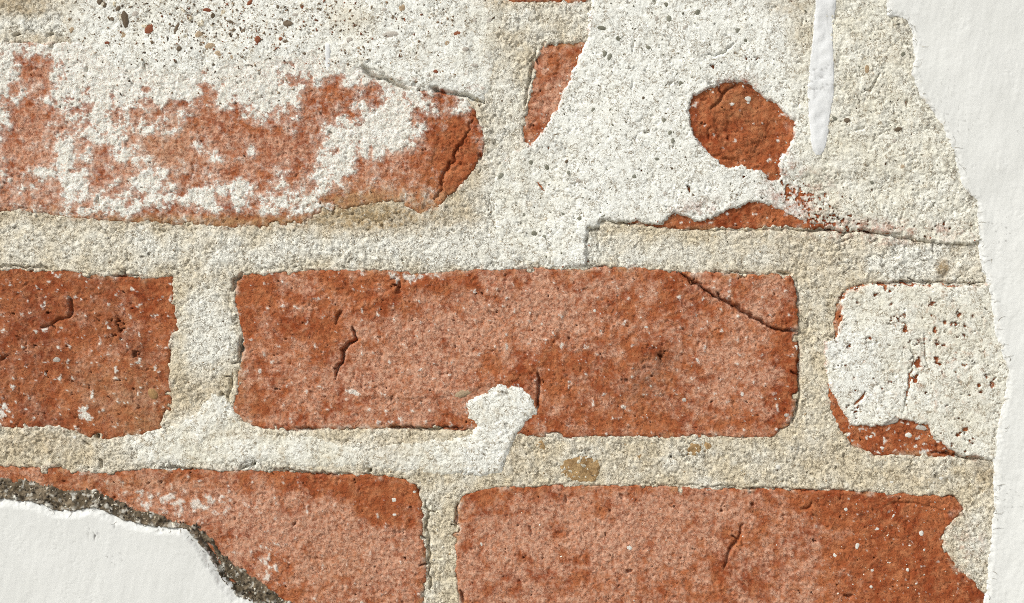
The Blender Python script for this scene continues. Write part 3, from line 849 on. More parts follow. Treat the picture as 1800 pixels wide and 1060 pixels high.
th1 = 0.12 + 0.65 * sst(560, 660, U) * sst(868, 835, U + 0.25 * (180 - V))
H_L1 = coat(SURF_S + 0.1 - 0.30 * sst(14, 0, sL1) * (1 - sst(570, 640, U) * sst(862, 845, U)), sL1, th1, 30 - 22 * sst(560, 640, U), 64, cr_L1)
cr_L2 = [cut([(1240, 98), (1262, 98), (1285, 84), (1290, 76)], 1.5, 1.2), cut([(1112, 70), (1112, 96)], 1.2, 1.0), cut([(1112, 140), (1110, 158)], 1.4, 0.9), cut([(946, 320), (958, 335)], 1.3, 1.0), cut([(1515, 162), (1533, 158), (1545, 130)], 1.4, 1.3),
         cut([(1595, 175), (1594, 190)], 2.0, 1.5), cut([(1500, 232), (1520, 222)], 1.4, 1.0), cut([(1150, 0), (1152, 8)], 2.4, 1.6), cut([(1130, 235), (1141, 230)], 2.0, 1.4), cut([(1460, 20), (1462, 66)], 1.5, 0.8), cut([(1408, 46), (1412, 30)], 1.5, 1.0), cut([(1585, 372), (1584, 398)], 1.2, 0.9)]
rough2 = sst(1380, 1440, U)
sub2 = sst(245, 275, V) * sst(1035, 940, U)          # towards the left joint the coat thins out into the mortar
H_L2 = coat(SURF_S + 0.1 * sub2, sL2, (1.35 - 1.2 * sub2) * (1 - 0.75 * np.clip(blobs([(1410, 350, 70, 45, 1.1), (1500, 395, 80, 18, 0.6)]), 0, 1)), 3.5 + 26 * sub2, 67, cr_L2) + rough2 * (0.24 * N_fine + 0.18 * N_gr2 - 0.30 * VALLEY - 0.15 * (1 - CHIP))
cr_L6 = [cut([(1522, 688), (1516, 700), (1502, 712)], 2.0, 1.8, 0.6), cut([(1600, 598), (1608, 630), (1596, 690), (1590, 730)], 1.5, 1.2), cut([(1625, 590), (1630, 640)], 1.5, 1.1), cut([(1580, 560), (1600, 580)], 1.6, 1.2), cut([(1644, 575), (1643, 588)], 2, 1.5)]
H_L6 = coat(SURF_S, sL6, 1.0, 3.0, 71, cr_L6)
H_L6 = np.where(U < 1500, H_L6, H_L6)

l1_white = np.clip(0.95 - blobs([(250, -10, 60, 30, 0.3), (620, 35, 50, 30, 0.55), (880, 60, 60, 80, 0.6), (100, 20, 40, 60, 0.6)]) + 0.3 * N_mid, 0, 1)
l1_och = np.clip(blobs([(100, 20, 40, 50, 0.35), (885, 70, 30, 40, 0.35), (620, 35, 40, 22, 0.25), (870, 4, 30, 12, 0.7)]) * (0.8 + N_fine) + 0.45 * sst(0.12, 0.5, N_fine) * sst(-0.2, 0.3, fbm(U, V, 150, 2, 75)), 0, 1)
l_pit_dark = np.clip(0.40 * CURL + 0.35 * PIT * sst(-0.05, 0.3, fbm(U, V, 90, 2, 76)), 0, 1)  # colours the coat darker in its hair cracks and pin holes
o1 = sheets('lime_coat', cells(sL1 > -4), H_L1, M_LIME, wall, pack(l1_white, l1_och, l_pit_dark, 0.5 * sst(0.15, 0.45, fbm(U, V, 18, 3, 77, 0.6)) * sst(90, 190, V)), skirt=-3)
o1['label'] = 'white gritty coat full of brown pebbles on the upper left'
l2_white = np.clip(1.0 - 0.40 * sub2 - 0.72 * sst(1360, 1450, U) - blobs([(1400, 50, 40, 60, 0.3), (1370, 140, 60, 50, 0.12)]) + 0.3 * N_mid + 0.15 * blobs([(1640, 330, 90, 60, 1)]), 0, 1)
l2_och = np.clip(blobs([(1385, 10, 40, 18, 0.5), (1590, 40, 26, 16, 0.3), (1575, 100, 30, 20, 0.25), (1410, 60, 20, 40, 0.35)]) * (0.8 + N_fine) + 0.25 * sst(0.2, 0.55, N_fine) * sst(1300, 1500, U), 0, 1)
edge_grime = blobs([(1592, 48, 15, 17, 0.9), (1640, 215, 13, 13, 0.8), (1704, 350, 10, 11, 0.9), (1676, 300, 9, 8, 0.7), (1603, 95, 8, 16, 0.4), (1620, 180, 8, 16, 0.5)]) * sst(-0.1, 0.3, N_fine)
o2 = sheets('lime_coat', cells(sL2 > -4), H_L2, M_LIME, wall, pack(l2_white, l2_och, np.clip(l_pit_dark * 0.8 + edge_grime, 0, 1), np.clip(0.7 * sst(8, 0, sL2) * sst(-0.1, 0.3, N_fine) * sst(300, 275, V + 0 * U) + 0.95 * blobs([(1405, 345, 48, 36, 1), (1375, 310, 26, 24, .7), (1300, 150, 30, 14, .8), (1500, 400, 90, 14, .8), (1640, 408, 80, 14, .6), (1240, 365, 60, 14, .5)]) * sst(-0.22, 0.30, N_fine + 0.6 * N_mid), 0, 1)), skirt=-3)
o2['label'] = 'cream coat on the upper right, broken open around a red spot'
l6_white = np.clip(0.34 + blobs([(1500, 640, 60, 90, 0.5), (1560, 690, 60, 40, 0.45), (1480, 615, 30, 30, 0.4)]) + 0.35 * N_mid, 0, 1)
o6 = sheets('lime_coat', cells(sL6 > -4), H_L6, M_LIME, wall, pack(l6_white, 0.28 * sst(0.1, 0.5, N_fine), l_pit_dark * 0.7, np.clip(0.6 * sst(6, 0, sL6) * sst(-0.1, 0.3, N_fine) + 0.5 * blobs([(1660, 620, 70, 110, 1)]) * sst(0.12, 0.45, N_fine), 0, 1)), skirt=-3)
o6['label'] = 'cream crust flaking off the right brick in red flecks'
for s_, h_ in ((sL1, H_L1), (sL2, H_L2), (sL6, H_L6)):
    SURF = np.maximum(SURF, np.where(s_ > -2, h_, -30))

# ------------------------------------------------------------------ paint runs
P_DR = [(1436, -420), (1433, 0), (1428, 70), (1423, 110), (1420, 150), (1421, 205), (1425, 250), (1428, 264), (1434, 273), (1442, 273), (1449, 264), (1455, 238), (1460, 200), (1466, 165), (1466, 110), (1462, 60), (1469, 20), (1470, 0), (1466, -420)]
sD = poly_sdf(P_DR, 0.35)
sp_dr = 0.6 * sst(0.2, 0.45, fbm(U, V, 7, 2, 81, 0.6) + blobs([(1437, 140, 22, 22, 0.22)]) - 0.12) * sst(95, 120, V) * sst(185, 165, V)
HD = blur(np.maximum(SURF, -1), 3) + 0.12 + 0.26 * sst(-0.5, 9, sD) + 0.15 * N_fine + 0.05 * N_grain - 0.3 * sp_dr + np.minimum(sD, 0) * 0.8
o = sheet('paint_drip', sD > -4, HD, M_DRIP, wall, pack(0, 0, np.clip(0.6 * sp_dr, 0, 1)), skirt=-2)
o['label'] = 'long white paint run hanging down the cream coat'
P_D2 = [(571, 75), (580, 75), (580, 112), (578, 126), (574, 126), (571, 110)]
sD2 = poly_sdf(P_D2, 0.3)
HD2 = blur(np.maximum(SURF, -1), 3) + 0.05 + 0.12 * sst(-0.5, 4, sD2) + np.minimum(sD2, 0) * 0.8
o = sheet('paint_drip', sD2 > -4, HD2, M_DRIP, wall, pack(0), skirt=-2)
o['label'] = 'short white paint run on the gritty coat'
SURF = np.maximum(SURF, np.where(sD > -2, HD, -30))

# ------------------------------------------------------------------ painted plaster, right and lower left: things of their own
P_P1 = [(1556, -900), (1556, 0), (1559, 28), (1590, 34), (1603, 60), (1606, 100), (1600, 130), (1620, 170), (1648, 212), (1672, 260), (1685, 300), (1692, 332), (1713, 352), (1718, 385), (1722, 430), (1728, 470), (1742, 520), (1746, 560),
        (1758, 620), (1771, 652), (1766, 692), (1756, 740), (1749, 800), (1747, 900), (1742, 960), (1737, 1010), (1732, 1060), (1728, 2000), (4000, 2000), (4000, -900)]
P_P2 = [(-1500, 862), (-60, 868), (0, 874), (60, 878), (100, 892), (130, 895), (168, 888), (228, 912), (285, 922), (328, 926), (350, 944), (372, 975), (392, 1012), (420, 1042), (464, 1066), (520, 1112), (560, 2000), (-1500, 2000)]
P_E2 = [(-1500, 832), (-60, 838), (0, 841), (55, 846), (110, 859), (170, 863), (222, 886), (300, 913), (340, 921), (368, 941), (394, 975), (424, 1002), (474, 1038), (522, 1068), (580, 1120), (640, 2000), (-1500, 2000)]
sP1 = poly_sdf(P_P1, 0.8, 0.5)
sP2 = poly_sdf(P_P2, 0.6, 0.45)
sE2 = poly_sdf(P_E2, 0.9, 0.7)

pl1 = empty('painted_plaster', ((1780 - 900) * S, 0, 0), 'smooth white painted plaster right of the bare bricks, its ragged edge running down the wall', 'plaster', 'white plaster left standing around the bare bricks')
pl2 = empty('painted_plaster', ((150 - 900) * S, 0, 0), 'white painted plaster below the bare bricks with a thick dirty broken rim', 'plaster', 'white plaster left standing around the bare bricks')

BUMPS = sst(0.25, 0.6, fbm(U, V, 16, 2, 91)) * 0.14
brush = fbm(U * 2.6 + V * 0.5, V * 0.55, 60, 4, 92, 0.55)
base1 = blur(np.maximum(SURF, -0.6), 22)
HP1 = base1 * sst(120, 0, sP1) + 1.3 * sst(0, 120, sP1) + 0.15 + 0.55 * sst(-1, 10, sP1) + 1.2 * sst(0, 110, sP1)
HP1 = HP1 + 0.17 * brush + 0.28 * N_lo + BUMPS * 0.5 + 0.08 * N_mid - 0.12 * VALLEY * sst(0.1, 0.3, fbm(U, V, 90, 2, 98)) + 0.05 * N_fine + (0.25 * N_fine + 0.22 * N_grain) * sst(22, 0, sP1)
HP1 = HP1 + np.minimum(sP1, 0) * 0.8
p1dirt = np.clip(0.8 * sst(7, -1, sP1) * sst(0.05, 0.35, N_fine) + 0.35 * sst(26, 0, sP1) * sst(0.1, 0.5, N_fine), 0, 1)
p1spk = sst(0.60, 0.66, fbm(U, V, 6, 1, 93)) * 0.4 * sst(0.2, 0.4, fbm(U, V, 130, 2, 94))
HP2 = 5.2 + 0.15 * brush + 0.30 * N_lo + BUMPS * 0.45 + 0.08 * N_mid - 0.12 * VALLEY * sst(0.1, 0.3, fbm(U, V, 90, 2, 99)) + 0.05 * N_fine - 1.6 * sst(16, 0, sP2) + (0.3 * N_fine + 0.25 * N_grain) * sst(24, 0, sP2) + np.minimum(sP2, 0) * 1.2
scuff = sst(0.2, 0.45, fbm(U * 1.6, V * 0.6, 9, 2, 95)) * blobs([(172, 940, 8, 8, 1.0), (136, 938, 4, 10, 0.7), (206, 926, 4, 10, 0.6), (347, 965, 5, 14, 0.5), (165, 925, 6, 14, 0.6), (358, 985, 4, 12, 0.4)])
HP2 = HP2 - 0.4 * scuff
p2dirt = np.clip(0.8 * sst(6, -1, sP2) * sst(0.0, 0.35, N_fine), 0, 1)


# plaster meshes are written in wall space, so parent them with the thing's own place undone
def settle(o, parent):
    o.location = (-parent.location[0], -parent.location[1], -parent.location[2])
    return o


o = settle(sheet('paint_coat', sP1 > -5, HP1, M_PAINT, pl1, pack(0, p1dirt, p1spk), skirt=-3), pl1)
o = settle(sheet('paint_coat', sP2 > -4, HP2, M_PAINT, pl2, pack(0, p2dirt, np.clip(scuff * 0.8 + p1spk, 0, 1)), skirt=-2), pl2)

# broken rim of the lower plaster: a crumbling slope from the brick up to the paint
B1c, B2c, Brid = worley(U + 1.6 * WU, V + 1.6 * WV, 10.5, 96)
tE = np.clip(sE2 / np.maximum(sE2 - sP2, 4), 0, 1)
HE = 0.1 + 4.2 * tE ** 1.15 + 1.0 * N_fine + 0.55 * N_grain + 0.9 * (np.clip(1 - (B1c / 0.7) ** 2, 0, 1) * (0.3 + 0.7 * Brid) - 0.3) + 0.7 * N_mid
crev = np.exp(-((sP2 + 5) / 4.5) ** 2) * (sst(330, 380, U) + 0.45 * sst(0.0, 0.3, N_mid))
HE = HE - 3.4 * crev
HE = np.where(sP2 > 2, np.minimum(HE, HP2 - 0.4 - 0.3 * sP2), HE) + np.minimum(sE2, 0) * 0.9
grain_w = np.clip(0.8 * sst(0.78, 0.92, Brid) * sst(0.55, 0.2, B1c) + 0.8 * sst(0.25, 0.5, fbm(U, V, 9, 2, 97)) * 0.7 + 0.5 * sst(8, 0, -sP2) * sst(0.0, 0.4, N_fine), 0, 1)
o = settle(sheet('broken_edge', (sE2 > -4) & (sP2 < 10), HE, M_EDGE, pl2, pack(grain_w), skirt=-3), pl2)
o['label'] = 'dark grey-brown crumbling rim'
SURF = np.maximum(SURF, np.where(sE2 > -2, HE, -30))
for s_, h_ in ((sP1, HP1), (sP2, HP2)):
    SURF = np.maximum(SURF, np.where(s_ > -2, h_, -30))


# ------------------------------------------------------------------ flat stones lying flush in the lower bed joint
def mat_flush():
    t = NT('ochre_stone_face')
    fine = t.noise(620, 4, 0.75)
    vf = t.noise(1500, 3, 0.7)
    c = t.mix(t.ramp(t.noise(170, 4, 0.6), 0.35, 0.65), (0.30, 0.185, 0.085), (0.44, 0.295, 0.145))
    c = t.mix(t.ramp(fine, 0.48, 0.66, 0, 0.6), c, (0.20, 0.11, 0.045))
    c = t.mix(t.ramp(vf, 0.58, 0.72, 0, 0.4), c, (0.62, 0.50, 0.34))
    return t.finish(c, t.math('ADD', fine, vf), 0.0005, 0.8)


M_FLUSH = mat_flush()
LOWBED = next(c for c in wall.children if c.name.startswith('bed_joint') and 'below' in c.get('label', ''))
for (P, lb) in [
        ([(984, 818), (1000, 806), (1030, 801), (1052, 808), (1061, 817), (1052, 836), (1046, 846), (1018, 849), (996, 842), (985, 830)], 'large flat ochre stone in the mortar'),
        ([(1205, 790), (1212, 780), (1226, 778), (1234, 784), (1233, 796), (1222, 803), (1209, 799)], None),
        ([(1234, 780), (1244, 776), (1254, 782), (1253, 790), (1240, 793)], None),
        ([(940, 780), (950, 770), (960, 778), (958, 792), (946, 794)], None),
        ([(1120, 804), (1127, 799), (1134, 804), (1127, 810)], None)]:
    sd = poly_sdf(P, 0.7, 0.5)
    hh = blur(HM, 3) + 0.28 * sst(-1, 5, sd) - 0.12 + 0.28 * N_fine + 0.22 * N_grain + 0.25 * N_gr2 + np.minimum(sd, 0) * 0.35
    o = sheet('stone', sd > -4, hh, M_FLUSH, LOWBED, pack(0), skirt=-3)
    if lb:
        o['label'] = lb
    SURF = np.maximum(SURF, np.where(sd > 0, hh, -30))

# ------------------------------------------------------------------ stones, grit, hair
def height_at(x, y):
    j = int(np.clip(np.searchsorted(av, y), 0, NV - 1))
    i = int(np.clip(np.searchsorted(au, x), 0, NU - 1))
    return float(SURF[j, i])


def ico(sub):
    import bmesh
    bm = bmesh.new()
    bmesh.ops.create_icosphere(bm, subdivisions=sub, radius=1.0)
    return bm


def stone_mesh(name, mat, seed, sub=2, rug=0.16):
    r = random.Random(seed)
    bm = ico(sub)
    ph = [(Vector((r.uniform(-1, 1), r.uniform(-1, 1), r.uniform(-1, 1))) * 2.2, r.uniform(0, 6)) for _ in range(5)]
    for v in bm.verts:
        d = 1.0
        for k, p in ph:
            d += rug * math.sin(v.co.dot(k) + p)
        v.co *= d
    me = bpy.data.meshes.new(name)
    bm.to_mesh(me)
    bm.free()
    me.materials.append(mat)
    return me


KINDS = {'d': M_DARKSTONE, 't': M_TANSTONE, 'r': M_REDSTONE, 'g': M_GREENSTONE, 'y': M_GREYSTONE, 'o': M_OCHRESTONE, 'w': M_WHITESTONE}
MESHES = {k: [stone_mesh('pebble', m, 7 * n + ord(k), 2 if k != 'o' else 3, 0.11 if k == 'o' else 0.15) for n in range(3)] for k, m in KINDS.items()}
rs = random.Random(5)


def pebble(x, y, w, h, rot, kind, parent, name='pebble', lift=0.0, n=None):
    o = bpy.data.objects.new(name, MESHES[kind][rs.randrange(3) if n is None else n])
    COL.objects.link(o)
    o.parent = parent
    d = min(w, h) * 0.5 * S * 0.42
    px, py, pz = (x - 900) * S, -height_at(x, y) * 0.001 + d * (0.50 - lift), ZC - (y - 530) * S
    o.location = (px, py, pz)
    o.rotation_euler = (0, math.radians(rot), 0)
    o.scale = (w * 0.57 * S, d, h * 0.57 * S)
    return o


L1_STONES = [
    (220, 38, 13, 27, -12, 'd'), (214, 62, 24, 10, 38, 't'), (262, 52, 18, 14, -25, 'r'), (310, 48, 8, 24, 18, 'd'), (208, 15, 10, 6, -40, 'd'), (175, 4, 9, 10, 0, 'd'), (183, 10, 9, 9, 0, 'd'), (350, 61, 12, 13, 0, 't'), (352, 76, 7, 10, 0, 'd'),
    (362, 17, 12, 7, 8, 'r'), (405, 38, 13, 8, 5, 'd'), (371, 81, 17, 11, 0, 't'), (383, 95, 15, 11, 30, 't'), (407, 101, 10, 12, -20, 't'), (447, 70, 11, 16, 20, 't'), (396, 29, 7, 6, 0, 'd'), (373, 24, 9, 11, 0, 'd'), (440, 5, 12, 6, -40, 'r'), (410, 52, 9, 6, 0, 'd'), (429, 54, 7, 7, 0, 'd'), (418, 61, 6, 6, 0, 'd'),
    (315, 87, 9, 8, 0, 'd'), (331, 26, 6, 5, 0, 'd'), (240, 33, 10, 7, 0, 'd'), (127, 52, 8, 9, 0, 't'), (137, 66, 6, 10, 0, 'd'), (187, 75, 7, 5, 0, 'r'), (267, 75, 7, 6, 0, 'd'), (197, 32, 6, 7, 0, 'd'), (237, 24, 12, 9, 0, 'y'), (432, 120, 8, 8, 0, 'd'), (352, 106, 6, 7, 0, 'd'), (372, 112, 9, 5, 0, 'd'), (308, 109, 6, 5, 0, 'd'),
    (506, 43, 17, 9, 6, 'd'), (503, 72, 13, 7, 0, 'd'), (493, 69, 7, 6, 0, 'r'), (453, 72, 10, 12, 0, 'r'), (683, 62, 29, 13, -8, 'y'), (630, 85, 11, 10, 0, 't'), (640, 84, 5, 9, 0, 'd'), (614, 70, 9, 9, 0, 'y'), (642, 55, 10, 7, 0, 'd'), (650, 87, 7, 6, 0, 'd'), (801, 60, 14, 9, -8, 'r'), (818, 87, 11, 6, 0, 'y'), (533, 92, 9, 8, 0, 'd'), (533, 46, 7, 5, 0, 'r'),
    (531, 10, 7, 8, 0, 'r'), (488, 13, 6, 7, 0, 'd'), (518, 26, 8, 6, 0, 'y'), (546, 31, 8, 5, 30, 'd'), (554, 33, 5, 5, 0, 'd'), (675, 18, 7, 8, 0, 'y'), (709, 15, 10, 8, 0, 't'), (690, 30, 6, 9, 0, 'd'), (712, 36, 5, 10, 0, 'r'), (835, 35, 8, 6, 0, 'y'), (788, 75, 8, 5, -30, 't'), (693, 81, 7, 7, 0, 'y'), (832, 115, 11, 6, 0, 'y'), (765, 126, 7, 7, 0, 'r'), (757, 92, 6, 5, 0, 'd'), (560, 70 - 64, 6, 5, 0, 'd'), (860, 35, 9, 7, 0, 'y'), (455, 170, 7, 9, 0, 'y'),
]
L2_STONES = [
    (1225, 21, 9, 9, 0, 'g'), (1297, 54, 13, 9, -10, 'g'), (1308, 72, 9, 10, 0, 'g'), (1082, 69, 17, 8, -22, 'g'), (1061, 94, 10, 11, 15, 'g'), (1072, 100, 6, 10, 25, 'g'), (1172, 50, 8, 8, -30, 'g'), (1059, 49, 14, 6, 0, 'g'), (1177, 33, 8, 9, 0, 'g'), (1172, 8, 6, 6, 0, 'g'), (1154, 33, 8, 8, 0, 'y'), (1205, 48, 10, 6, -40, 'y'), (1140, 84, 7, 6, 0, 'g'),
    (1043, 193, 7, 5, -30, 'g'), (1130, 172, 6, 5, -30, 'd'), (1197, 145, 5, 7, 20, 'g'), (1166, 212, 8, 9, 0, 'g'), (1178, 235, 6, 7, 0, 'g'), (1183, 248, 6, 9, -15, 'g'), (976, 236, 5, 6, 0, 'd'), (1170, 199, 6, 5, 0, 'd'), (1067, 297, 8, 7, 30, 'g'), (1115, 310, 8, 6, 0, 'g'), (1155, 279, 7, 4, 0, 'g'), (879, 312, 8, 12, 25, 'g'), (932, 285, 9, 8, 0, 'g'), (962, 293, 7, 8, 0, 'g'), (1000, 303, 6, 5, 0, 'g'), (996, 283, 6, 5, 0, 'd'), (1073, 308, 8, 8, 0, 'y'), (1016, 318, 7, 8, 0, 'y'), (921, 376, 6, 6, 0, 'g'),
    (1061, 380, 9, 4, -8, 'g'), (1019, 384, 9, 7, -20, 'g'), (1219, 343, 5, 5, 0, 'd'), (1170, 341, 8, 8, 0, 'y'), (1295, 341, 4, 6, 0, 'd'), (1180, 295, 5, 5, 0, 'd'), (1204, 275, 5, 5, 0, 'd'), (990, 279 + 97, 7, 5, 0, 'g'), (940, 410, 9, 6, 0, 'g'), (957, 415, 7, 6, 0, 'g'),
    (1469, 207, 10, 6, 5, 'g'), (1488, 213, 10, 7, 10, 'd'), (1525, 122, 7, 9, 0, 't'), (1510, 117, 6, 6, 0, 'g'), (1587, 97, 6, 7, 0, 'g'), (1598, 97, 5, 8, 0, 'g'), (1579, 229, 13, 7, -8, 'd'), (1533, 319, 8, 7, 0, 'g'), (1596, 318, 6, 5, 0, 'd'), (1586, 294, 9, 8, 0, 't'), (1571, 248, 8, 6, 0, 'y'),
    (1314, 180, 9, 6, 0, 'w'), (1316, 172, 10, 8, 0, 'w'), (1286, 182, 11, 6, -20, 'w'),
]
for (x, y, w, h, r, k) in L1_STONES:
    pebble(x, y, w, h, r, k, o1)
for (x, y, w, h, r, k) in L2_STONES:
    pebble(x, y, w, h, r, k, o2)
BED = [c for c in wall.children if c.name.startswith('bed_joint')]
low_bed = next(c for c in BED if 'below' in c.get('label', ''))
b5, b8, b4, b7, b6 = bricks[5], bricks[8], bricks[4], bricks[7], bricks[6]
for (x, y, w, h, r, k, p, nm) in [
        (693, 879, 17, 8, 0, 'w', b7, 'white_grain'), (728, 864, 10, 12, 0, 'w', b7, 'white_grain'), (693, 905, 6, 4, 0, 'w', b7, 'white_grain'), (1106, 963, 10, 9, 0, 'w', b8, 'white_grain'), (845, 957, 6, 7, 0, 'w', b8, 'white_grain'),
        (1620, 937, 7, 10, 0, 'w', b8, 'white_grain'), (1508, 960, 8, 12, 10, 'w', b8, 'white_grain'), (1571, 908, 4, 12, 25, 'w', b8, 'white_grain'), (1534, 1004, 6, 6, 0, 'w', b8, 'white_grain'), (1541, 930, 9, 5, 0, 'w', b8, 'white_grain'),
        (1626, 967, 5, 5, 0, 'w', b8, 'white_grain'), (1532, 1032, 5, 5, 0, 'w', b8, 'white_grain'), (1596, 1002, 5, 6, 0, 'w', b8, 'white_grain'), (1488, 895, 6, 6, 0, 'w', b8, 'white_grain'), (1470, 976, 8, 8, 0, 'w', b8, 'white_grain'),
        (268, 692, 15, 16, 0, 'o', b4, 'stone'), (97, 633, 11, 10, 0, 'y', b4, 'stone'), (131, 769, 7, 8, 0, 'w', b4, 'white_grain'),
        (816, 691, 25, 12, -8, 't', b5, 'stone'), (1136, 574, 7, 5, 0, 'w', b5, 'white_grain'), (1045, 546, 5, 6, 0, 'w', b5, 'white_grain'), (1400, 610, 5, 8, 0, 'w', b5, 'white_grain'), (1204, 704, 8, 8, 0, 'y', b5, 'white_grain'), (1383, 730, 7, 7, 0, 'y', b5, 'white_grain'),
        (1563, 741, 24, 14, -14, 'y', b6, 'stone'), (1552, 788, 9, 7, 0, 'w', b6, 'white_grain'), (1532, 768, 9, 8, 0, 'w', b6, 'white_grain'), (1598, 765, 11, 9, 0, 'w', b6, 'white_grain'), (1618, 752, 16, 10, 10, 'y', b6, 'stone'), (1493, 765, 6, 6, 0, 'w', b6, 'white_grain'),
        (1655, 841, 8, 7, 0, 'w', low_bed, 'white_grain'), (1570, 848, 12, 5, 10, 'w', low_bed, 'white_grain'), (1368, 821, 8, 8, 0, 'w', low_bed, 'white_grain'), (1376, 846, 6, 7, 0, 'd', low_bed, 'stone')]:
    pebble(x, y, w, h, r, k, p, nm, lift=0.15)


def joined(name, chunks, mat, parent, colours=True):
    """many little solids -> one mesh; chunks = [(verts Nx3, faces, colour)]"""
    V_, F_, C_ = [], [], []
    n = 0
    for vs, fs, c in chunks:
        V_ += [tuple(v) for v in vs]
        F_ += [tuple(i + n for i in f) for f in fs]
        C_ += [c] * len(vs)
        n += len(vs)
    me = bpy.data.meshes.new(name)
    me.from_pydata(V_, [], F_)
    at = me.attributes.new('wear', 'FLOAT_COLOR', 'POINT')
    at.data.foreach_set('color', np.array([(*c, 1) for c in C_], F).ravel())
    me.polygons.foreach_set('use_smooth', [True] * len(F_))
    me.materials.append(mat)
    o = bpy.data.objects.new(name, me)
    COL.objects.link(o)
    o.parent = parent
    o['kind'] = 'stuff'
    return o


OCT_F = [(0, 2, 4), (2, 1, 4), (1, 3, 4), (3, 0, 4), (2, 0, 5), (1, 2, 5), (3, 1, 5), (0, 3, 5)]


def grain(x, y, r, c, rr):
    a = rr.uniform(0, math.pi)
    e = rr.uniform(0.6, 1.5)
    ca, sa = math.cos(a), math.sin(a)
    px, pz = (x - 900) * S, ZC - (y - 530) * S
    py = -height_at(x, y) * 0.001 + r * 0.25 * S
    q = []
    for (i, k, j) in ((1, 0, 0), (-1, 0, 0), (0, 1, 0), (0, -1, 0), (0, 0, -0.8), (0, 0, 0.8)):
        i, k, j = i * e * rr.uniform(.7, 1.2), k / e * rr.uniform(.7, 1.2), j
        q.append((px + (i * ca - k * sa) * r * S, py + j * r * S, pz + (i * sa + k * ca) * r * S))
    return (q, OCT_F, c)


def scatter(n, dens, rmin, rmax, pal, seed, ok):
    rr = random.Random(seed)
    out, tries = [], 0
    while len(out) < n and tries < n * 60:
        tries += 1
        x0, y0, x1, y1 = dens[0]
        x, y = rr.uniform(x0, x1), rr.uniform(y0, y1)
        j = int(np.clip(np.searchsorted(av, y), 0, NV - 1))
        i = int(np.clip(np.searchsorted(au, x), 0, NU - 1))
        if rr.random() > dens[1](x, y) or not ok(j, i):
            continue
        r = rmin + (rmax - rmin) * rr.random() ** 2.5
        c = rr.choice(pal)
        k = rr.uniform(0.7, 1.25)
        out.append(grain(x, y, r, tuple(min(1, q * k) for q in c), rr))
    return out


brown = [(0.15, 0.105, 0.065), (0.22, 0.155, 0.095), (0.10, 0.07, 0.045), (0.36, 0.27, 0.18), (0.24, 0.16, 0.10), (0.22, 0.08, 0.04), (0.30, 0.22, 0.15)]
green = [(0.18, 0.17, 0.125), (0.13, 0.12, 0.09), (0.20, 0.19, 0.14), (0.26, 0.22, 0.16)]
g = scatter(1350, ((105, -20, 885, 190), lambda x, y: math.exp(-((x - 380) / 190) ** 2 - ((y - 40) / 60) ** 2) + 0.35 * math.exp(-((x - 680) / 140) ** 2 - ((y - 50) / 60) ** 2) + 0.06), 1.1, 4.2, brown, 1, lambda j, i: sL1[j, i] > 2 or WASH[j, i] > 0.9)
joined('grit', g, M_GRIT, o1)
g = scatter(700, ((860, -20, 1720, 470), lambda x, y: 0.8 if x < 1380 else 0.35), 0.9, 3.0, green, 2, lambda j, i: sL2[j, i] > 3 and sD[j, i] < 0 and sP1[j, i] < 0)
joined('grit', g, M_GRIT, o2)
pale = [(0.74, 0.70, 0.60), (0.66, 0.56, 0.42), (0.78, 0.76, 0.68), (0.50, 0.30, 0.18)]
g = scatter(200, ((805, 850, 1740, 1062), lambda x, y: 0.12 + 0.9 * math.exp(-((x - 1570) / 120) ** 2)), 0.8, 2.6, pale, 3, lambda j, i: SDF[8][j, i] > 4)
joined('grit', g, M_GRIT, b8)
g = scatter(70, ((405, 470, 1405, 768), lambda x, y: 1), 0.8, 2.0, pale, 4, lambda j, i: SDF[5][j, i] > 4 and sm[j, i] < 0)
joined('grit', g, M_GRIT, b5)
crumb = [(0.74, 0.73, 0.67), (0.68, 0.65, 0.57), (0.62, 0.56, 0.44), (0.30, 0.10, 0.05)]
g = scatter(260, ((880, 60, 1740, 480), lambda x, y: 1), 1.0, 3.2, crumb, 7, lambda j, i: abs(sL2[j, i] + 1) < 5 and sP1[j, i] < 0)
joined('grit', g, M_GRIT, o2)
g = scatter(160, ((1450, 490, 1760, 815), lambda x, y: 1), 1.0, 3.2, crumb, 8, lambda j, i: abs(sL6[j, i] + 1) < 5 and sP1[j, i] < 0)
joined('grit', g, M_GRIT, o6)
sandy = [(0.72, 0.69, 0.60), (0.76, 0.74, 0.68), (0.30, 0.22, 0.13), (0.12, 0.09, 0.06), (0.36, 0.26, 0.15)]
g = scatter(900, ((-20, 370, 1745, 1062), lambda x, y: 1), 0.9, 2.6, sandy, 5, lambda j, i: SDF_ALL[j, i] < -3 and sm[j, i] < 0 and sL2[j, i] < 0 and sL6[j, i] < 0 and sP1[j, i] < 0 and sE2[j, i] < 0)
joined('grit', g, M_GRIT, low_bed)
rim = [(0.62, 0.58, 0.48), (0.05, 0.04, 0.03), (0.10, 0.08, 0.06), (0.22, 0.18, 0.13), (0.35, 0.30, 0.22)]
g = scatter(420, ((-20, 830, 560, 1068), lambda x, y: 1), 1.2, 4.4, rim, 6, lambda j, i: sE2[j, i] > 0 and sP2[j, i] < -1)
settle(joined('grit', g, M_GRIT, [c for c in pl2.children if c.name.startswith('broken_edge')][0]), Vector((0, 0, 0)).to_3d() and pl2) if False else joined('grit', g, M_GRIT, [c for c in pl2.children if c.name.startswith('broken_edge')][0])


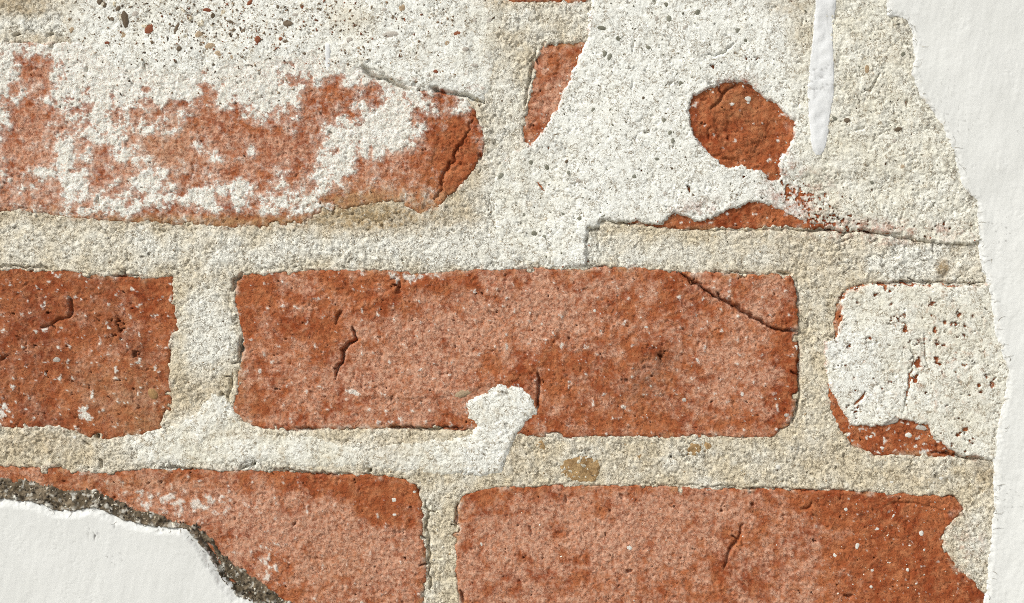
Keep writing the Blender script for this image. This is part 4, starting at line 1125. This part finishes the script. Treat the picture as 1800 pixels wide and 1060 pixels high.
def hair(x, y, ang, ln, r, c, rr, lift):
    n = 6
    pts = []
    bend = rr.uniform(-0.5, 0.5)
    px, py, hh = x, y, height_at(x, y)
    for k in range(n):
        pts.append((px, py, hh + lift * math.sin(math.pi * k / (n - 1)) * rr.uniform(0.7, 1.1) + 0.12))
        a = ang + bend * k
        px += math.cos(a) * ln / n
        py += math.sin(a) * ln / n
        hh = 0.5 * hh + 0.5 * height_at(px, py)
    vs, fs = [], []
    for k, (u, v, h) in enumerate(pts):
        rad = r * (1 - 0.75 * k / (n - 1))
        for t in range(3):
            q = t * 2.094
            vs.append(((u - 900 + rad * math.cos(q)) * S, -h * 0.001 - rad * S * 0.6 * math.sin(q), ZC - (v + rad * math.sin(q) - 530) * S))
    for k in range(n - 1):
        for t in range(3):
            a, b = k * 3 + t, k * 3 + (t + 1) % 3
            fs.append((a, b, b + 3, a + 3))
    return (vs, fs, c)


rr = random.Random(9)
edge_pts = [p for p in P_P1 if -30 < p[1] < 1080]
hairs = []
clumps = [(1588, 40), (1600, 62), (1640, 214), (1648, 226), (1630, 206), (1700, 346), (1710, 356), (1675, 300), (1745, 470), (1725, 430), (1740, 520), (1755, 700), (1748, 1050), (1738, 480)]
for k in range(110):
    if k % 3 == 0:
        cx, cy = rr.choice(clumps)
        x, y = cx + rr.gauss(0, 9), cy + rr.gauss(0, 9)
    else:
        i = rr.randrange(len(edge_pts) - 1)
        t = rr.random()
        x = edge_pts[i][0] * (1 - t) + edge_pts[i + 1][0] * t + rr.gauss(2, 5)
        y = edge_pts[i][1] * (1 - t) + edge_pts[i + 1][1] * t + rr.gauss(0, 5)
    c = rr.choice([(0.70, 0.69, 0.65), (0.62, 0.60, 0.54), (0.45, 0.41, 0.33), (0.22, 0.18, 0.12)] if k % 3 else [(0.30, 0.25, 0.16), (0.20, 0.16, 0.10), (0.45, 0.40, 0.30)])
    hairs.append(hair(x, y, rr.gauss(0.1, 0.7), rr.uniform(7, 22), rr.uniform(0.28, 0.45), c, rr, rr.uniform(0.05, 0.3)))
o = settle(joined('plaster_hair', hairs, M_GRIT, pl1), pl1)
hairs = []
e2 = [p for p in P_P2 if -30 < p[0] < 560 and p[1] < 1080]
for k in range(45):
    i = rr.randrange(len(e2) - 1)
    t = rr.random()
    x = e2[i][0] * (1 - t) + e2[i + 1][0] * t + rr.gauss(0, 4)
    y = e2[i][1] * (1 - t) + e2[i + 1][1] * t + rr.gauss(1, 4)
    c = rr.choice([(0.72, 0.71, 0.67), (0.40, 0.35, 0.28), (0.15, 0.12, 0.09), (0.6, 0.57, 0.5)])
    hairs.append(hair(x, y, rr.gauss(1.6, 0.6), rr.uniform(5, 14), rr.uniform(0.35, 0.6), c, rr, rr.uniform(0.1, 0.4)))
o = settle(joined('plaster_hair', hairs, M_GRIT, pl2), pl2)


# ------------------------------------------------------------------ beyond the picture: the rest of the wall, and the ground it stands on
def quad_mesh(name, vs, fs, mat, parent=None):
    me = bpy.data.meshes.new(name)
    me.from_pydata(vs, [], fs)
    me.materials.append(mat)
    o = bpy.data.objects.new(name, me)
    COL.objects.link(o)
    o.parent = parent
    return o


x0, x1 = (float(au[0]) - 900) * S + 0.004, (float(au[-1]) - 900) * S - 0.004
z1, z0 = ZC - (float(av[0]) - 530) * S - 0.004, ZC - (float(av[-1]) - 530) * S + 0.004
X0, X1, Z0, Z1 = -2.2, 2.2, 0.0, 2.7
yf = -0.0045
vs = [(X0, yf, Z0), (X1, yf, Z0), (X1, yf, Z1), (X0, yf, Z1), (x0, yf, z0), (x1, yf, z0), (x1, yf, z1), (x0, yf, z1)]
vs += [(a, 0.030, b) for a, _, b in vs]
fs = [(0, 1, 5, 4), (1, 2, 6, 5), (2, 3, 7, 6), (3, 0, 4, 7), (4, 5, 13, 12), (5, 6, 14, 13), (6, 7, 15, 14), (7, 4, 12, 15)]
quad_mesh('outer_plaster', vs, fs, M_PAINT, wall)
vs = [(X0, 0.031, Z0), (X1, 0.031, Z0), (X1, 0.031, Z1), (X0, 0.031, Z1), (X0, 0.26, Z0), (X1, 0.26, Z0), (X1, 0.26, Z1), (X0, 0.26, Z1)]
fs = [(0, 1, 2, 3), (5, 4, 7, 6), (4, 0, 3, 7), (1, 5, 6, 2), (3, 2, 6, 7), (4, 5, 1, 0)]
quad_mesh('wall_core', vs, fs, M_MORTAR, wall)

t = NT('paving_concrete', 0.9, 0.2)
n = t.noise(6, 5, 0.65)
M_GROUND = t.finish(t.mix(n, (0.30, 0.29, 0.27), (0.42, 0.41, 0.38)), n, 0.002, 0.5)
g = quad_mesh('ground', [(-60, -60, -0.004), (60, -60, -0.004), (60, 60, -0.004), (-60, 60, -0.004)], [(0, 1, 2, 3)], M_GROUND)
g['kind'] = 'structure'
g['label'] = 'plain grey paving in front of the wall'
